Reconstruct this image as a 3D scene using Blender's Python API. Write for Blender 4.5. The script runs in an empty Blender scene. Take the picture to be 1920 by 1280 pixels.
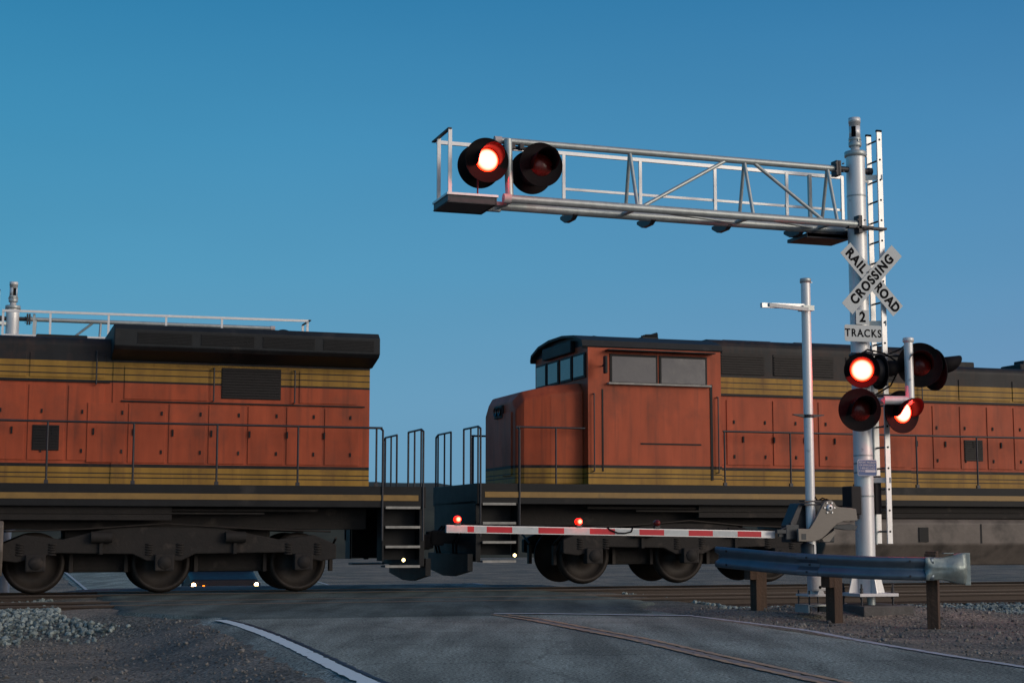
import bpy, bmesh, math, random
from mathutils import Vector, Matrix, noise
R = math.radians
random.seed(7)
S = bpy.context.scene
C = S.collection

# ------------------------------------------------------------------ camera
PITCH = math.atan(360 / 3000)
cd = bpy.data.cameras.new('camera'); cam = bpy.data.objects.new('camera', cd); C.objects.link(cam)
cd.sensor_width = 36; cd.lens = 56.25; cd.clip_start = 0.1; cd.clip_end = 5000
cam.location = (0, 0, 1.1); cam.rotation_euler = (R(90) + PITCH, 0, 0)
S.camera = cam

# ------------------------------------------------------------------ world: dusk sky
W = bpy.data.worlds.new('World'); S.world = W; W.use_nodes = True
wn = W.node_tree.nodes; wl = W.node_tree.links; wn.clear()
out = wn.new('ShaderNodeOutputWorld'); bg = wn.new('ShaderNodeBackground')
tc = wn.new('ShaderNodeTexCoord'); sep = wn.new('ShaderNodeSeparateXYZ')
wl.new(tc.outputs['Generated'], sep.inputs[0])
ramp = wn.new('ShaderNodeValToRGB'); wl.new(sep.outputs['Z'], ramp.inputs[0])
def lin(r, g, b):
    f = lambda c: (c / 255 / 12.92) if c <= 10 else (((c / 255) + .055) / 1.055) ** 2.4
    return (f(r), f(g), f(b), 1)
els = [(0.0, lin(112, 154, 184)), (0.08, lin(106, 155, 188)), (0.16, lin(86, 148, 185)), (0.24, lin(70, 139, 181)), (0.33, lin(50, 122, 168)), (0.6, lin(34, 96, 146)), (1.0, lin(24, 70, 120))]
cr = ramp.color_ramp
while len(cr.elements) < len(els): cr.elements.new(0.5)
for e, (p, c) in zip(cr.elements, els): e.position = p; e.color = c
# afterglow of the set sun, low to the right behind the camera
SUN_AZ = Vector((0.86, -0.51, 0)).normalized()
dot = wn.new('ShaderNodeVectorMath'); dot.operation = 'DOT_PRODUCT'
wl.new(tc.outputs['Generated'], dot.inputs[0]); dot.inputs[1].default_value = (SUN_AZ.x, SUN_AZ.y, 0.12)
mr = wn.new('ShaderNodeMapRange'); mr.inputs[1].default_value = 0.35; mr.inputs[2].default_value = 1.0; mr.interpolation_type = 'SMOOTHSTEP'
wl.new(dot.outputs['Value'], mr.inputs[0])
mix = wn.new('ShaderNodeMix'); mix.data_type = 'RGBA'; mix.blend_type = 'ADD'
wl.new(mr.outputs[0], mix.inputs[0]); wl.new(ramp.outputs[0], mix.inputs[6]); mix.inputs[7].default_value = (0.98, 0.86, 0.62, 1)
# slightly deeper blue towards the right of the view
dr = wn.new('ShaderNodeMapRange'); dr.inputs[1].default_value = -0.33; dr.inputs[2].default_value = 0.33
wl.new(sep.outputs['X'], dr.inputs[0])
tint = wn.new('ShaderNodeMix'); tint.data_type = 'RGBA'; tint.inputs[6].default_value = (.86, 1.06, 1.02, 1); tint.inputs[7].default_value = (1.10, .93, .97, 1)
wl.new(dr.outputs[0], tint.inputs[0])
vm = wn.new('ShaderNodeVectorMath'); vm.operation = 'MULTIPLY'
wl.new(mix.outputs[2], vm.inputs[0]); wl.new(tint.outputs[2], vm.inputs[1])
sn_ = wn.new('ShaderNodeTexNoise'); sn_.inputs['Scale'].default_value = 2.2; sn_.inputs['Detail'].default_value = 3
smp = wn.new('ShaderNodeMapping'); smp.inputs['Scale'].default_value = (1, 1, 4); wl.new(tc.outputs['Generated'], smp.inputs[0]); wl.new(smp.outputs[0], sn_.inputs['Vector'])
smr = wn.new('ShaderNodeMapRange'); smr.inputs[3].default_value = .93; smr.inputs[4].default_value = 1.11; wl.new(sn_.outputs[0], smr.inputs[0])
v2 = wn.new('ShaderNodeVectorMath'); v2.operation = 'SCALE'; wl.new(vm.outputs[0], v2.inputs[0]); wl.new(smr.outputs[0], v2.inputs['Scale'])
wl.new(v2.outputs[0], bg.inputs[0]); bg.inputs[1].default_value = 1.0
wl.new(bg.outputs[0], out.inputs[0])
# ------------------------------------------------------------------ sun (the warm afterglow, very soft)
sd = bpy.data.lights.new('sun', 'SUN'); sd.energy = 1.15; sd.angle = R(25); sd.color = (1.0, 0.87, 0.70)
so = bpy.data.objects.new('sun', sd); C.objects.link(so)
so.rotation_euler = Vector((-SUN_AZ.x, -SUN_AZ.y, -0.26)).to_track_quat('-Z', 'Y').to_euler()
vs = S.view_settings; vs.view_transform = 'Standard'; vs.look = 'None'; vs.exposure = 0.0; vs.gamma = 1.0
S.cycles.max_bounces = 6

# ------------------------------------------------------------------ materials
def newmat(name):
    m = bpy.data.materials.new(name); m.use_nodes = True
    nt = m.node_tree; b = nt.nodes['Principled BSDF']
    return m, nt, b
def mat(name, col, rough=.6, metal=0., var=.25, scale=6., bump=.0, bscale=None, spec=.4, streak=None, wear=None):
    """procedural paint or metal: colour broken up by noise, optional vertical streaks and patches of wear"""
    m, nt, b = newmat(name); N, L = nt.nodes, nt.links
    t = N.new('ShaderNodeTexCoord')
    n1 = N.new('ShaderNodeTexNoise'); n1.inputs['Scale'].default_value = scale; n1.inputs['Detail'].default_value = 6; n1.inputs['Roughness'].default_value = .65
    mp = N.new('ShaderNodeMapping'); L.new(t.outputs['Object'], mp.inputs[0])
    if streak: mp.inputs['Scale'].default_value = (streak, streak, 1 / streak * .6)
    L.new(mp.outputs[0], n1.inputs['Vector'])
    r = N.new('ShaderNodeMapRange'); r.inputs[1].default_value = .3; r.inputs[2].default_value = .7
    r.inputs[3].default_value = 1 - var; r.inputs[4].default_value = 1 + var * .6
    L.new(n1.outputs[0], r.inputs[0])
    v = N.new('ShaderNodeVectorMath'); v.operation = 'SCALE'; v.inputs[0].default_value = col[:3]; L.new(r.outputs[0], v.inputs['Scale'])
    src = v.outputs[0]
    if wear:
        n2 = N.new('ShaderNodeTexNoise'); n2.inputs['Scale'].default_value = wear[1]; n2.inputs['Detail'].default_value = 8; L.new(t.outputs['Object'], n2.inputs['Vector'])
        r2 = N.new('ShaderNodeMapRange'); r2.inputs[1].default_value = wear[2]; r2.inputs[2].default_value = wear[2] + .12; L.new(n2.outputs[0], r2.inputs[0])
        mx = N.new('ShaderNodeMix'); mx.data_type = 'RGBA'; L.new(r2.outputs[0], mx.inputs[0]); L.new(src, mx.inputs[6]); mx.inputs[7].default_value = (*wear[0], 1)
        src = mx.outputs[2]
    L.new(src, b.inputs['Base Color'])
    rr = N.new('ShaderNodeMapRange'); rr.inputs[3].default_value = max(.05, rough - .12); rr.inputs[4].default_value = min(1, rough + .12)
    L.new(n1.outputs[0], rr.inputs[0]); L.new(rr.outputs[0], b.inputs['Roughness'])
    b.inputs['Metallic'].default_value = metal; b.inputs['Specular IOR Level'].default_value = spec
    if bump:
        n3 = N.new('ShaderNodeTexNoise'); n3.inputs['Scale'].default_value = bscale or scale * 5; n3.inputs['Detail'].default_value = 5
        L.new(t.outputs['Object'], n3.inputs['Vector'])
        bp = N.new('ShaderNodeBump'); bp.inputs['Strength'].default_value = bump; bp.inputs['Distance'].default_value = .02
        L.new(n3.outputs[0], bp.inputs['Height']); L.new(bp.outputs[0], b.inputs['Normal'])
    return m
def glow(name, col, strength, rim=None, r0=.1, r1=.15):
    """a lamp: hot in the middle, rim colour at the edge (object space radius)"""
    m, nt, b = newmat(name); N, L = nt.nodes, nt.links
    b.inputs['Base Color'].default_value = (.05, .005, .004, 1); b.inputs['Roughness'].default_value = .25
    if rim:
        t = N.new('ShaderNodeTexCoord'); s = N.new('ShaderNodeVectorMath'); s.operation = 'MULTIPLY'; s.inputs[1].default_value = (1, 0, 1)
        L.new(t.outputs['Object'], s.inputs[0]); ln = N.new('ShaderNodeVectorMath'); ln.operation = 'LENGTH'; L.new(s.outputs[0], ln.inputs[0])
        r = N.new('ShaderNodeMapRange'); r.inputs[1].default_value = r0; r.inputs[2].default_value = r1; L.new(ln.outputs['Value'], r.inputs[0])
        mx = N.new('ShaderNodeMix'); mx.data_type = 'RGBA'; L.new(r.outputs[0], mx.inputs[0]); mx.inputs[6].default_value = (*col, 1); mx.inputs[7].default_value = (*rim, 1)
        L.new(mx.outputs[2], b.inputs['Emission Color'])
    else: b.inputs['Emission Color'].default_value = (*col, 1)
    b.inputs['Emission Strength'].default_value = strength
    return m

M = {}
M['mast'] = mat('mast_paint', (.72, .73, .72), .38, .25, .10, 3, .05, 40, streak=2.5, wear=((.36, .36, .37), 7, .66))
M['galv'] = mat('galvanised_pipe', (.43, .47, .46), .42, .45, .18, 9, .06, 60)
M['alu'] = mat('aluminium', (.66, .67, .67), .38, .35, .10, 8, .04)
M['plate'] = mat('base_plate_paint', (.62, .62, .63), .5, .1, .15, 12, .1)
M['cap'] = mat('plastic_cap', (.52, .45, .44), .6, 0, .1, 10)
M['darkmetal'] = mat('dark_steel', (.05, .05, .055), .5, .4, .3, 12, .08)
M['black'] = mat('matte_black', (.008, .007, .008), .65, 0, .35, 9, .05, spec=.08)
M['housing'] = mat('dark_housing', (.018, .018, .020), .5, 0, .3, 8, spec=.15)
M['signface'] = mat('sign_sheeting', (.44, .48, .49), .45, 0, .07, 5, wear=((.36, .39, .40), 6, .68))
M['signink'] = mat('sign_black', (.008, .008, .009), .7, 0, .2, 10, spec=.05)
M['blue'] = mat('blue_sheeting', (.035, .09, .25), .4, 0, .1, 8)
M['whiteink'] = mat('white_ink', (.55, .58, .62), .5, 0, .1, 8)
M['red'] = mat('red_sheeting', (.50, .005, .02), .42, 0, .12, 14)
M['white'] = mat('white_sheeting', (.46, .50, .50), .42, 0, .12, 14, wear=((.30, .32, .32), 9, .66))
M['mech'] = mat('mechanism_paint', (.17, .155, .135), .5, .2, .14, 6, .06, 30)
M['mechdark'] = mat('mechanism_case', (.035, .042, .048), .45, .3, .25, 6, .05)
M['guard'] = mat('guardrail_zinc', (.13, .17, .205), .42, .6, .16, 5, .10, 18, wear=((.20, .19, .18), 8, .70))
M['guardend'] = mat('guardrail_end_zinc', (.26, .31, .30), .42, .45, .2, 8, .25, 12, wear=((.16, .16, .16), 14, .66))
M['wood'] = mat('creosoted_timber', (.075, .045, .028), .8, 0, .45, 5, .5, 24, streak=3.0)
M['concrete'] = mat('concrete', (.11, .105, .10), .9, 0, .3, 9, .5, 40)
M['rail'] = mat('rail_steel', (.05, .036, .028), .6, .3, .3, 12, .15)
M['railtop'] = mat('polished_rail_head', (.14, .125, .115), .45, .6, .2, 20)
M['stone'] = None
M['glass'] = mat('window_glass', (.03, .033, .033), .14, 0, .2, 3, .5, 1.3, spec=.9)
M['tank'] = mat('tank_road_grime', (.16, .135, .115), .62, 0, .35, 2.2, .1, 12, wear=((.07, .06, .052), 1.6, .56))
M['truck'] = mat('bogie_grime', (.020, .017, .015), .8, .0, .45, 4, .3, 20, wear=((.05, .04, .033), 3, .60))
M['lblack'] = mat('loco_black', (.014, .015, .016), .55, 0, .35, 3, .05, 20, spec=.2, wear=((.045, .04, .036), 1.3, .62))
M['roof'] = mat('loco_roof', (.018, .021, .023), .6, 0, .35, 2, .1, 15, spec=.25, wear=((.045, .042, .04), 1.5, .60))
M['grille'] = mat('grille_dark', (.012, .010, .010), .6, .2, .4, 10)
M['orange'] = mat('loco_orange', (.38, .070, .028), .42, 0, .20, 1.8, .03, 20, streak=1.6, wear=((.20, .05, .026), 1.1, .62))
M['yellow'] = mat('loco_yellow', (.26, .15, .035), .45, 0, .25, 2.5, wear=((.15, .10, .035), 2, .60))
M['handrail'] = mat('handrail_paint', (.03, .03, .035), .4, 0, .2, 10)
M['stepwhite'] = mat('step_edge', (.32, .31, .28), .6, 0, .3, 10)
M['tyre'] = mat('tyre', (.015, .015, .015), .8, 0, .2, 20)
M['carpaint'] = mat('car_paint', (.008, .008, .009), .5, .0, .1, 5)
M['wheelsteel'] = mat('wheel_steel', (.028, .022, .018), .6, .2, .4, 5)
M['lit'] = glow('lit_red_lens', (24, 1.45, .98), 1.0, (8.0, .12, .004), .112, .152)
M['unlit'] = mat('unlit_red_lens', (.12, .008, .005), .28, 0, .3, 14)
M['litsmall'] = glow('lit_gate_lamp', (14, 1.3, .7), 1.0, (5, .03, .004), .014, .036)
M['warm'] = glow('step_lamp', (11, 8.5, 3.4), 1.0)
M['head'] = glow('headlamp', (30, 17, 7), 1.0)
M['amber'] = glow('amber_lamp', (7, 1.2, .02), 1.0)
M['redlitpipe'] = mat('red_lit_pipe', (.45, .01, .02), .5, 0, .1, 10)  # red lamp light painted on as the base colour

def livery():
    """paint bands by height on the locomotive body (object space Z, pattern of the surface itself)"""
    m, nt, b = newmat('loco_livery'); N, L = nt.nodes, nt.links
    t = N.new('ShaderNodeTexCoord'); s = N.new('ShaderNodeSeparateXYZ'); L.new(t.outputs['Object'], s.inputs[0])
    nz = N.new('ShaderNodeMath'); nz.operation = 'MULTIPLY'; nz.inputs[1].default_value = .2; L.new(s.outputs['Z'], nz.inputs[0])
    rp = N.new('ShaderNodeValToRGB'); L.new(nz.outputs[0], rp.inputs[0]); c = rp.color_ramp; c.interpolation = 'CONSTANT'
    Y = (.36, .20, .036, 1); K = (.012, .013, .014, 1); O = (.43, .082, .032, 1); G = (.018, .020, .022, 1)
    st = [(0, K), (1.945, Y), (2.055, K), (2.075, Y), (2.13, K), (2.15, Y), (2.255, K), (2.31, O), (3.775, K), (3.82, Y), (3.925, K), (3.945, Y), (4.03, K), (4.05, Y), (4.16, G)]
    while len(c.elements) < len(st): c.elements.new(.5)
    for e, (z, k) in zip(c.elements, st): e.position = z * .2; e.color = k
    n1 = N.new('ShaderNodeTexNoise'); n1.inputs['Scale'].default_value = 2.2; n1.inputs['Detail'].default_value = 7
    mp = N.new('ShaderNodeMapping'); mp.inputs['Scale'].default_value = (1.5, 1.5, .35); L.new(t.outputs['Object'], mp.inputs[0]); L.new(mp.outputs[0], n1.inputs['Vector'])
    r = N.new('ShaderNodeMapRange'); r.inputs[1].default_value = .3; r.inputs[2].default_value = .7; r.inputs[3].default_value = .72; r.inputs[4].default_value = 1.1; L.new(n1.outputs[0], r.inputs[0])
    v = N.new('ShaderNodeVectorMath'); v.operation = 'SCALE'; L.new(rp.outputs[0], v.inputs[0]); L.new(r.outputs[0], v.inputs['Scale'])
    n2 = N.new('ShaderNodeTexNoise'); n2.inputs['Scale'].default_value = 1.1; n2.inputs['Detail'].default_value = 8; n2.inputs['Roughness'].default_value = .7; L.new(t.outputs['Object'], n2.inputs['Vector'])
    r2 = N.new('ShaderNodeMapRange'); r2.inputs[1].default_value = .50; r2.inputs[2].default_value = .78; r2.inputs[4].default_value = .6; L.new(n2.outputs[0], r2.inputs[0])
    mx = N.new('ShaderNodeMix'); mx.data_type = 'RGBA'; L.new(r2.outputs[0], mx.inputs[0]); L.new(v.outputs[0], mx.inputs[6]); mx.inputs[7].default_value = (.10, .05, .035, 1)
    L.new(mx.outputs[2], b.inputs['Base Color'])
    # thin run-down streaks of dirt
    ms = N.new('ShaderNodeMapping'); ms.inputs['Scale'].default_value = (9, 9, .5); L.new(t.outputs['Object'], ms.inputs[0])
    n3 = N.new('ShaderNodeTexNoise'); n3.inputs['Scale'].default_value = 1.0; n3.inputs['Detail'].default_value = 5; L.new(ms.outputs[0], n3.inputs['Vector'])
    r3 = N.new('ShaderNodeMapRange'); r3.inputs[1].default_value = .52; r3.inputs[2].default_value = .75; r3.inputs[4].default_value = .42; L.new(n3.outputs[0], r3.inputs[0])
    m3 = N.new('ShaderNodeMix'); m3.data_type = 'RGBA'; L.new(r3.outputs[0], m3.inputs[0]); L.new(mx.outputs[2], m3.inputs[6]); m3.inputs[7].default_value = (.07, .035, .025, 1); L.new(m3.outputs[2], b.inputs['Base Color'])
    b.inputs['Specular IOR Level'].default_value = .22
    rr = N.new('ShaderNodeMapRange'); rr.inputs[3].default_value = .38; rr.inputs[4].default_value = .65; L.new(n2.outputs[0], rr.inputs[0]); L.new(rr.outputs[0], b.inputs['Roughness'])
    return m
M['livery'] = livery()

def ground_mat():
    m, nt, b = newmat('dirt_and_gravel'); N, L = nt.nodes, nt.links
    t = N.new('ShaderNodeTexCoord')
    def noi(sc, det=6, ro=.6):
        n = N.new('ShaderNodeTexNoise'); n.inputs['Scale'].default_value = sc; n.inputs['Detail'].default_value = det; n.inputs['Roughness'].default_value = ro
        L.new(t.outputs['Object'], n.inputs['Vector']); return n
    a = noi(.55, 6); f = noi(24, 6, .75); v = N.new('ShaderNodeTexVoronoi'); v.inputs['Scale'].default_value = 26; L.new(t.outputs['Object'], v.inputs['Vector'])
    rp = N.new('ShaderNodeValToRGB'); L.new(a.outputs[0], rp.inputs[0])
    rp.color_ramp.elements[0].position = .40; rp.color_ramp.elements[0].color = (.13, .138, .125, 1)
    rp.color_ramp.elements[1].position = .60; rp.color_ramp.elements[1].color = (.25, .225, .185, 1)
    r = N.new('ShaderNodeMapRange'); r.inputs[1].default_value = .40; r.inputs[2].default_value = .62; r.inputs[3].default_value = .42; r.inputs[4].default_value = 1.75; L.new(f.outputs[0], r.inputs[0])
    s = N.new('ShaderNodeVectorMath'); s.operation = 'SCALE'; L.new(rp.outputs[0], s.inputs[0]); L.new(r.outputs[0], s.inputs['Scale'])
    L.new(s.outputs[0], b.inputs['Base Color']); b.inputs['Roughness'].default_value = .95; b.inputs['Specular IOR Level'].default_value = .05
    ad = N.new('ShaderNodeMath'); L.new(f.outputs[0], ad.inputs[0]); L.new(v.outputs[0], ad.inputs[1])
    bp = N.new('ShaderNodeBump'); bp.inputs['Strength'].default_value = .9; bp.inputs['Distance'].default_value = .03; L.new(ad.outputs[0], bp.inputs['Height']); L.new(bp.outputs[0], b.inputs['Normal'])
    return m
def asphalt_mat(name, base, speck, tint):
    m, nt, b = newmat(name); N, L = nt.nodes, nt.links
    t = N.new('ShaderNodeTexCoord')
    def noi(sc, det=5, ro=.6, vec=None):
        n = N.new('ShaderNodeTexNoise'); n.inputs['Scale'].default_value = sc; n.inputs['Detail'].default_value = det; n.inputs['Roughness'].default_value = ro
        L.new(vec or t.outputs['Object'], n.inputs['Vector']); return n
    mp = N.new('ShaderNodeMapping'); mp.inputs['Rotation'].default_value = (0, 0, R(-15)); mp.inputs['Scale'].default_value = (1.6, .22, 1); L.new(t.outputs['Object'], mp.inputs[0])
    lane = noi(1.1, 4, .5, mp.outputs[0]); a = noi(.8, 6); f = noi(34, 4, .85)
    def rng(n, lo, hi, a_=.3, b_=.7):
        r = N.new('ShaderNodeMapRange'); r.inputs[1].default_value = a_; r.inputs[2].default_value = b_; r.inputs[3].default_value = lo; r.inputs[4].default_value = hi; L.new(n.outputs[0], r.inputs[0]); return r
    def mul(x, y):
        k = N.new('ShaderNodeMath'); k.operation = 'MULTIPLY'; L.new(x.outputs[0], k.inputs[0]); L.new(y.outputs[0], k.inputs[1]); return k
    k = mul(mul(rng(lane, .66, 1.26, .36, .64), rng(a, .82, 1.15)), rng(f, 1 - speck, 1 + speck * 1.15, .40, .60))
    # thin cracks
    vo = N.new('ShaderNodeTexVoronoi'); vo.feature = 'DISTANCE_TO_EDGE'; vo.inputs['Scale'].default_value = .42
    wv = noi(2.2, 5, .7); ws = N.new('ShaderNodeVectorMath'); ws.operation = 'SCALE'; ws.inputs['Scale'].default_value = .55; L.new(wv.outputs['Color'], ws.inputs[0])
    wa = N.new('ShaderNodeVectorMath'); L.new(t.outputs['Object'], wa.inputs[0]); L.new(ws.outputs[0], wa.inputs[1]); L.new(wa.outputs[0], vo.inputs['Vector'])
    cr_ = N.new('ShaderNodeMapRange'); cr_.inputs[1].default_value = .0; cr_.inputs[2].default_value = .022; cr_.inputs[3].default_value = .72; cr_.inputs[4].default_value = 1; L.new(vo.outputs['Distance'], cr_.inputs[0])
    k = mul(k, cr_)
    s = N.new('ShaderNodeVectorMath'); s.operation = 'SCALE'; s.inputs[0].default_value = tuple(base * c for c in tint); L.new(k.outputs[0], s.inputs['Scale'])
    L.new(s.outputs[0], b.inputs['Base Color']); b.inputs['Roughness'].default_value = .92; b.inputs['Specular IOR Level'].default_value = .12
    bp = N.new('ShaderNodeBump'); bp.inputs['Strength'].default_value = .6; bp.inputs['Distance'].default_value = .012; L.new(f.outputs[0], bp.inputs['Height']); L.new(bp.outputs[0], b.inputs['Normal'])
    return m
def paint_mat(name, col, wearlevel, under=(.07, .075, .08)):
    m, nt, b = newmat(name); N, L = nt.nodes, nt.links
    t = N.new('ShaderNodeTexCoord'); n = N.new('ShaderNodeTexNoise'); n.inputs['Scale'].default_value = 7; n.inputs['Detail'].default_value = 9; n.inputs['Roughness'].default_value = .75
    L.new(t.outputs['Object'], n.inputs['Vector'])
    r = N.new('ShaderNodeMapRange'); r.inputs[1].default_value = wearlevel; r.inputs[2].default_value = wearlevel + .12; L.new(n.outputs[0], r.inputs[0])
    mx = N.new('ShaderNodeMix'); mx.data_type = 'RGBA'; L.new(r.outputs[0], mx.inputs[0]); mx.inputs[6].default_value = (*col, 1); mx.inputs[7].default_value = (*under, 1)
    L.new(mx.outputs[2], b.inputs['Base Color']); b.inputs['Roughness'].default_value = .8
    return m
M['ground'] = ground_mat()
M['asphalt'] = asphalt_mat('worn_asphalt', .215, .78, (.90, 1.05, .93))
M['panel'] = asphalt_mat('dark_patch_asphalt', .125, .45, (.86, 1.06, .95))
M['scrub'] = mat('added_bank_scrub', (.035, .040, .028), .95, 0, .5, .25, .6, 1.2)  # dark colour of the added bank behind the train
M['linewhite'] = paint_mat('white_road_paint', (.60, .70, .70), .60, (.14, .15, .15))
M['linefaint'] = paint_mat('faint_white_road_paint', (.40, .43, .44), .52, (.16, .165, .165))
M['lineyellow'] = paint_mat('faded_yellow_road_paint', (.44, .29, .16), .48, (.19, .175, .16))
M['wearbrown'] = paint_mat('worn_brown_paint', (.205, .18, .155), .46, (.19, .185, .175))
M['sealant'] = mat('tar_sealant', (.018, .02, .024), .5, 0, .4, 12, .2)
def stone_mat(name, lo, hi):
    m, nt, b = newmat(name); N, L = nt.nodes, nt.links
    g = N.new('ShaderNodeNewGeometry'); rp = N.new('ShaderNodeValToRGB'); L.new(g.outputs['Random Per Island'], rp.inputs[0])
    rp.color_ramp.elements[0].color = (*lo, 1); rp.color_ramp.elements[1].color = (*hi, 1)
    L.new(rp.outputs[0], b.inputs['Base Color']); b.inputs['Roughness'].default_value = .9
    return m
M['stone'] = stone_mat('ballast_stone', (.05, .07, .07), (.29, .34, .32))
M['pebble'] = stone_mat('dirt_pebble', (.06, .055, .05), (.22, .21, .19))

# ------------------------------------------------------------------ mesh helpers
class MB:
    def __init__(s): s.bm = bmesh.new(); s.log = []
    def _add(s, vs, fs, smooth=False):
        s.log.append((len(s.bm.verts), len(vs)))
        vv = [s.bm.verts.new(v) for v in vs]
        for f in fs:
            try:
                q = s.bm.faces.new([vv[i] for i in f]); q.smooth = smooth
            except ValueError: pass
        return vv
    def box(s, c, d, rot=None, bev=0):
        x, y, z = d[0] / 2, d[1] / 2, d[2] / 2
        if bev:
            b = bmesh.new(); bmesh.ops.create_cube(b, size=1)
            for v in b.verts: v.co = Vector((v.co.x * d[0], v.co.y * d[1], v.co.z * d[2]))
            bmesh.ops.bevel(b, geom=list(b.edges), offset=bev, segments=2, affect='EDGES', profile=.6)
            vs = [v.co.copy() for v in b.verts]; b.verts.index_update(); fs = [[v.index for v in f.verts] for f in b.faces]; b.free()
        else:
            vs = [Vector(p) for p in [(-x, -y, -z), (x, -y, -z), (x, y, -z), (-x, y, -z), (-x, -y, z), (x, -y, z), (x, y, z), (-x, y, z)]]
            fs = [(0, 3, 2, 1), (4, 5, 6, 7), (0, 1, 5, 4), (1, 2, 6, 5), (2, 3, 7, 6), (3, 0, 4, 7)]
        if rot is not None: vs = [rot @ v for v in vs]
        s._add([v + Vector(c) for v in vs], fs); return s
    def bar(s, p0, p1, w, h):
        """rectangular bar between two points"""
        p0, p1 = Vector(p0), Vector(p1); d = p1 - p0
        q = d.to_track_quat('X', 'Z').to_matrix()
        return s.box((p0 + p1) / 2, (d.length, w, h), q)
    def tube(s, p0, p1, r, r2=None, n=16, caps=True, smooth=True):
        p0, p1 = Vector(p0), Vector(p1); d = (p1 - p0); r2 = r if r2 is None else r2
        q = d.to_track_quat('Z', 'X').to_matrix()
        vs = []
        for p, rr in ((p0, r), (p1, r2)):
            for i in range(n):
                a = 2 * math.pi * i / n; vs.append(p + q @ Vector((rr * math.cos(a), rr * math.sin(a), 0)))
        vv = s._add(vs, [(i, (i + 1) % n, n + (i + 1) % n, n + i) for i in range(n)], smooth)
        if caps:
            c = s._add([v.co.copy() for v in vv], []); s.bm.faces.new(c[:n][::-1]); s.bm.faces.new(c[n:])
        return s
    def path(s, pts, r, n=8):
        for a, b in zip(pts[:-1], pts[1:]): s.tube(a, b, r, n=n)
        return s
    def lathe(s, prof, axis='Z', c=(0, 0, 0), n=24, a0=0, a1=2 * math.pi, smooth=True):
        """profile of (radius, height) turned about an axis through c"""
        full = abs(a1 - a0 - 2 * math.pi) < 1e-6; k = n if full else n + 1; vs = []
        for r, h in prof:
            for i in range(k):
                a = a0 + (a1 - a0) * i / n; x, y = r * math.cos(a), r * math.sin(a)
                v = {'Z': (x, y, h), 'Y': (x, h, y), 'X': (h, x, y)}[axis]; vs.append(Vector(v) + Vector(c))
        fs = []
        for j in range(len(prof) - 1):
            for i in range(n):
                i2 = (i + 1) % k; fs.append((j * k + i, j * k + i2, (j + 1) * k + i2, (j + 1) * k + i))
        s._add(vs, fs, smooth); return s
    def prism(s, pts, a, b, axis='Y'):
        """polygon (2D, in the other two axes) extruded from a to b along an axis"""
        n = len(pts)
        def P(p, h): return {'Y': (p[0], h, p[1]), 'Z': (p[0], p[1], h), 'X': (h, p[0], p[1])}[axis]
        s._add([P(p, a) for p in pts] + [P(p, b) for p in pts], [tuple(range(n))[::-1], tuple(range(n, 2 * n))] + [(i, (i + 1) % n, n + (i + 1) % n, n + i) for i in range(n)])
        return s
    def pieces(s, gap=.004):
        """split what has been added into the groups of shapes that touch"""
        s.bm.verts.ensure_lookup_table(); bb = []
        for a, n in s.log:
            c = [s.bm.verts[i].co for i in range(a, a + n)]
            bb.append(([min(v[k] for v in c) - gap for k in range(3)], [max(v[k] for v in c) + gap for k in range(3)]))
        par = list(range(len(bb)))
        def find(i):
            while par[i] != i: i = par[i]
            return i
        for i in range(len(bb)):
            for j in range(i):
                if all(bb[i][0][k] <= bb[j][1][k] and bb[j][0][k] <= bb[i][1][k] for k in range(3)): par[find(i)] = find(j)
        g = {}
        for i in range(len(bb)): g.setdefault(find(i), []).append(i)
        return list(g.values())
    def build(s, name, m, parent=None, loc=None, rz=0, bevel=0, solid=0, label=None, split=True):
        gs = s.pieces() if split and 1 < len(s.log) < 400 and name not in ('louvre', 'radiator_grille', 'grating', 'rail_head', 'lettering') else []
        if len(gs) > 1:
            first = None; s.bm.verts.index_update(); s.bm.faces.ensure_lookup_table()
            for g in gs:
                idx = {}; vs = []
                for k in g:
                    for i in range(s.log[k][0], s.log[k][0] + s.log[k][1]): idx[i] = len(vs); vs.append(s.bm.verts[i].co.copy())
                nb = MB(); nb.log = [(0, len(vs))]; nv = [nb.bm.verts.new(v) for v in vs]
                for f in s.bm.faces:
                    if f.verts[0].index in idx:
                        q = nb.bm.faces.new([nv[idx[v.index]] for v in f.verts]); q.smooth = f.smooth
                o = nb.build(name, m, parent, loc, rz, bevel, solid, label, False); first = first or o
            s.bm.free(); return first
        bmesh.ops.recalc_face_normals(s.bm, faces=s.bm.faces)
        me = bpy.data.meshes.new(name); s.bm.to_mesh(me); s.bm.free(); me.materials.append(m)
        o = bpy.data.objects.new(name, me); C.objects.link(o)
        if parent: o.parent = parent
        if loc: o.location = loc
        if rz: o.rotation_euler = (0, 0, rz)
        if bevel:
            b = o.modifiers.new('bevel', 'BEVEL'); b.width = bevel; b.segments = 2; b.limit_method = 'ANGLE'
        if solid:
            b = o.modifiers.new('solid', 'SOLIDIFY'); b.thickness = solid; b.offset = 0
        if label: o['label'] = label
        return o
def tag(o, label=None, cat=None, group=None, kind=None):
    if label: o['label'] = label
    if cat: o['category'] = cat
    if group: o['group'] = group
    if kind: o['kind'] = kind
    return o
def thing(name, loc, rz=0, **k):
    o = bpy.data.objects.new(name, None); C.objects.link(o); o.empty_display_size = .2
    o.location = loc; o.rotation_euler = (0, 0, rz); return tag(o, **k)
def copy_tree(o, parent=None, skip=()):
    c = o.copy(); C.objects.link(c)
    if parent: c.parent = parent
    for ch in list(o.children):
        if ch.name.split('.')[0] not in skip: copy_tree(ch, c, skip)
    return c
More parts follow.
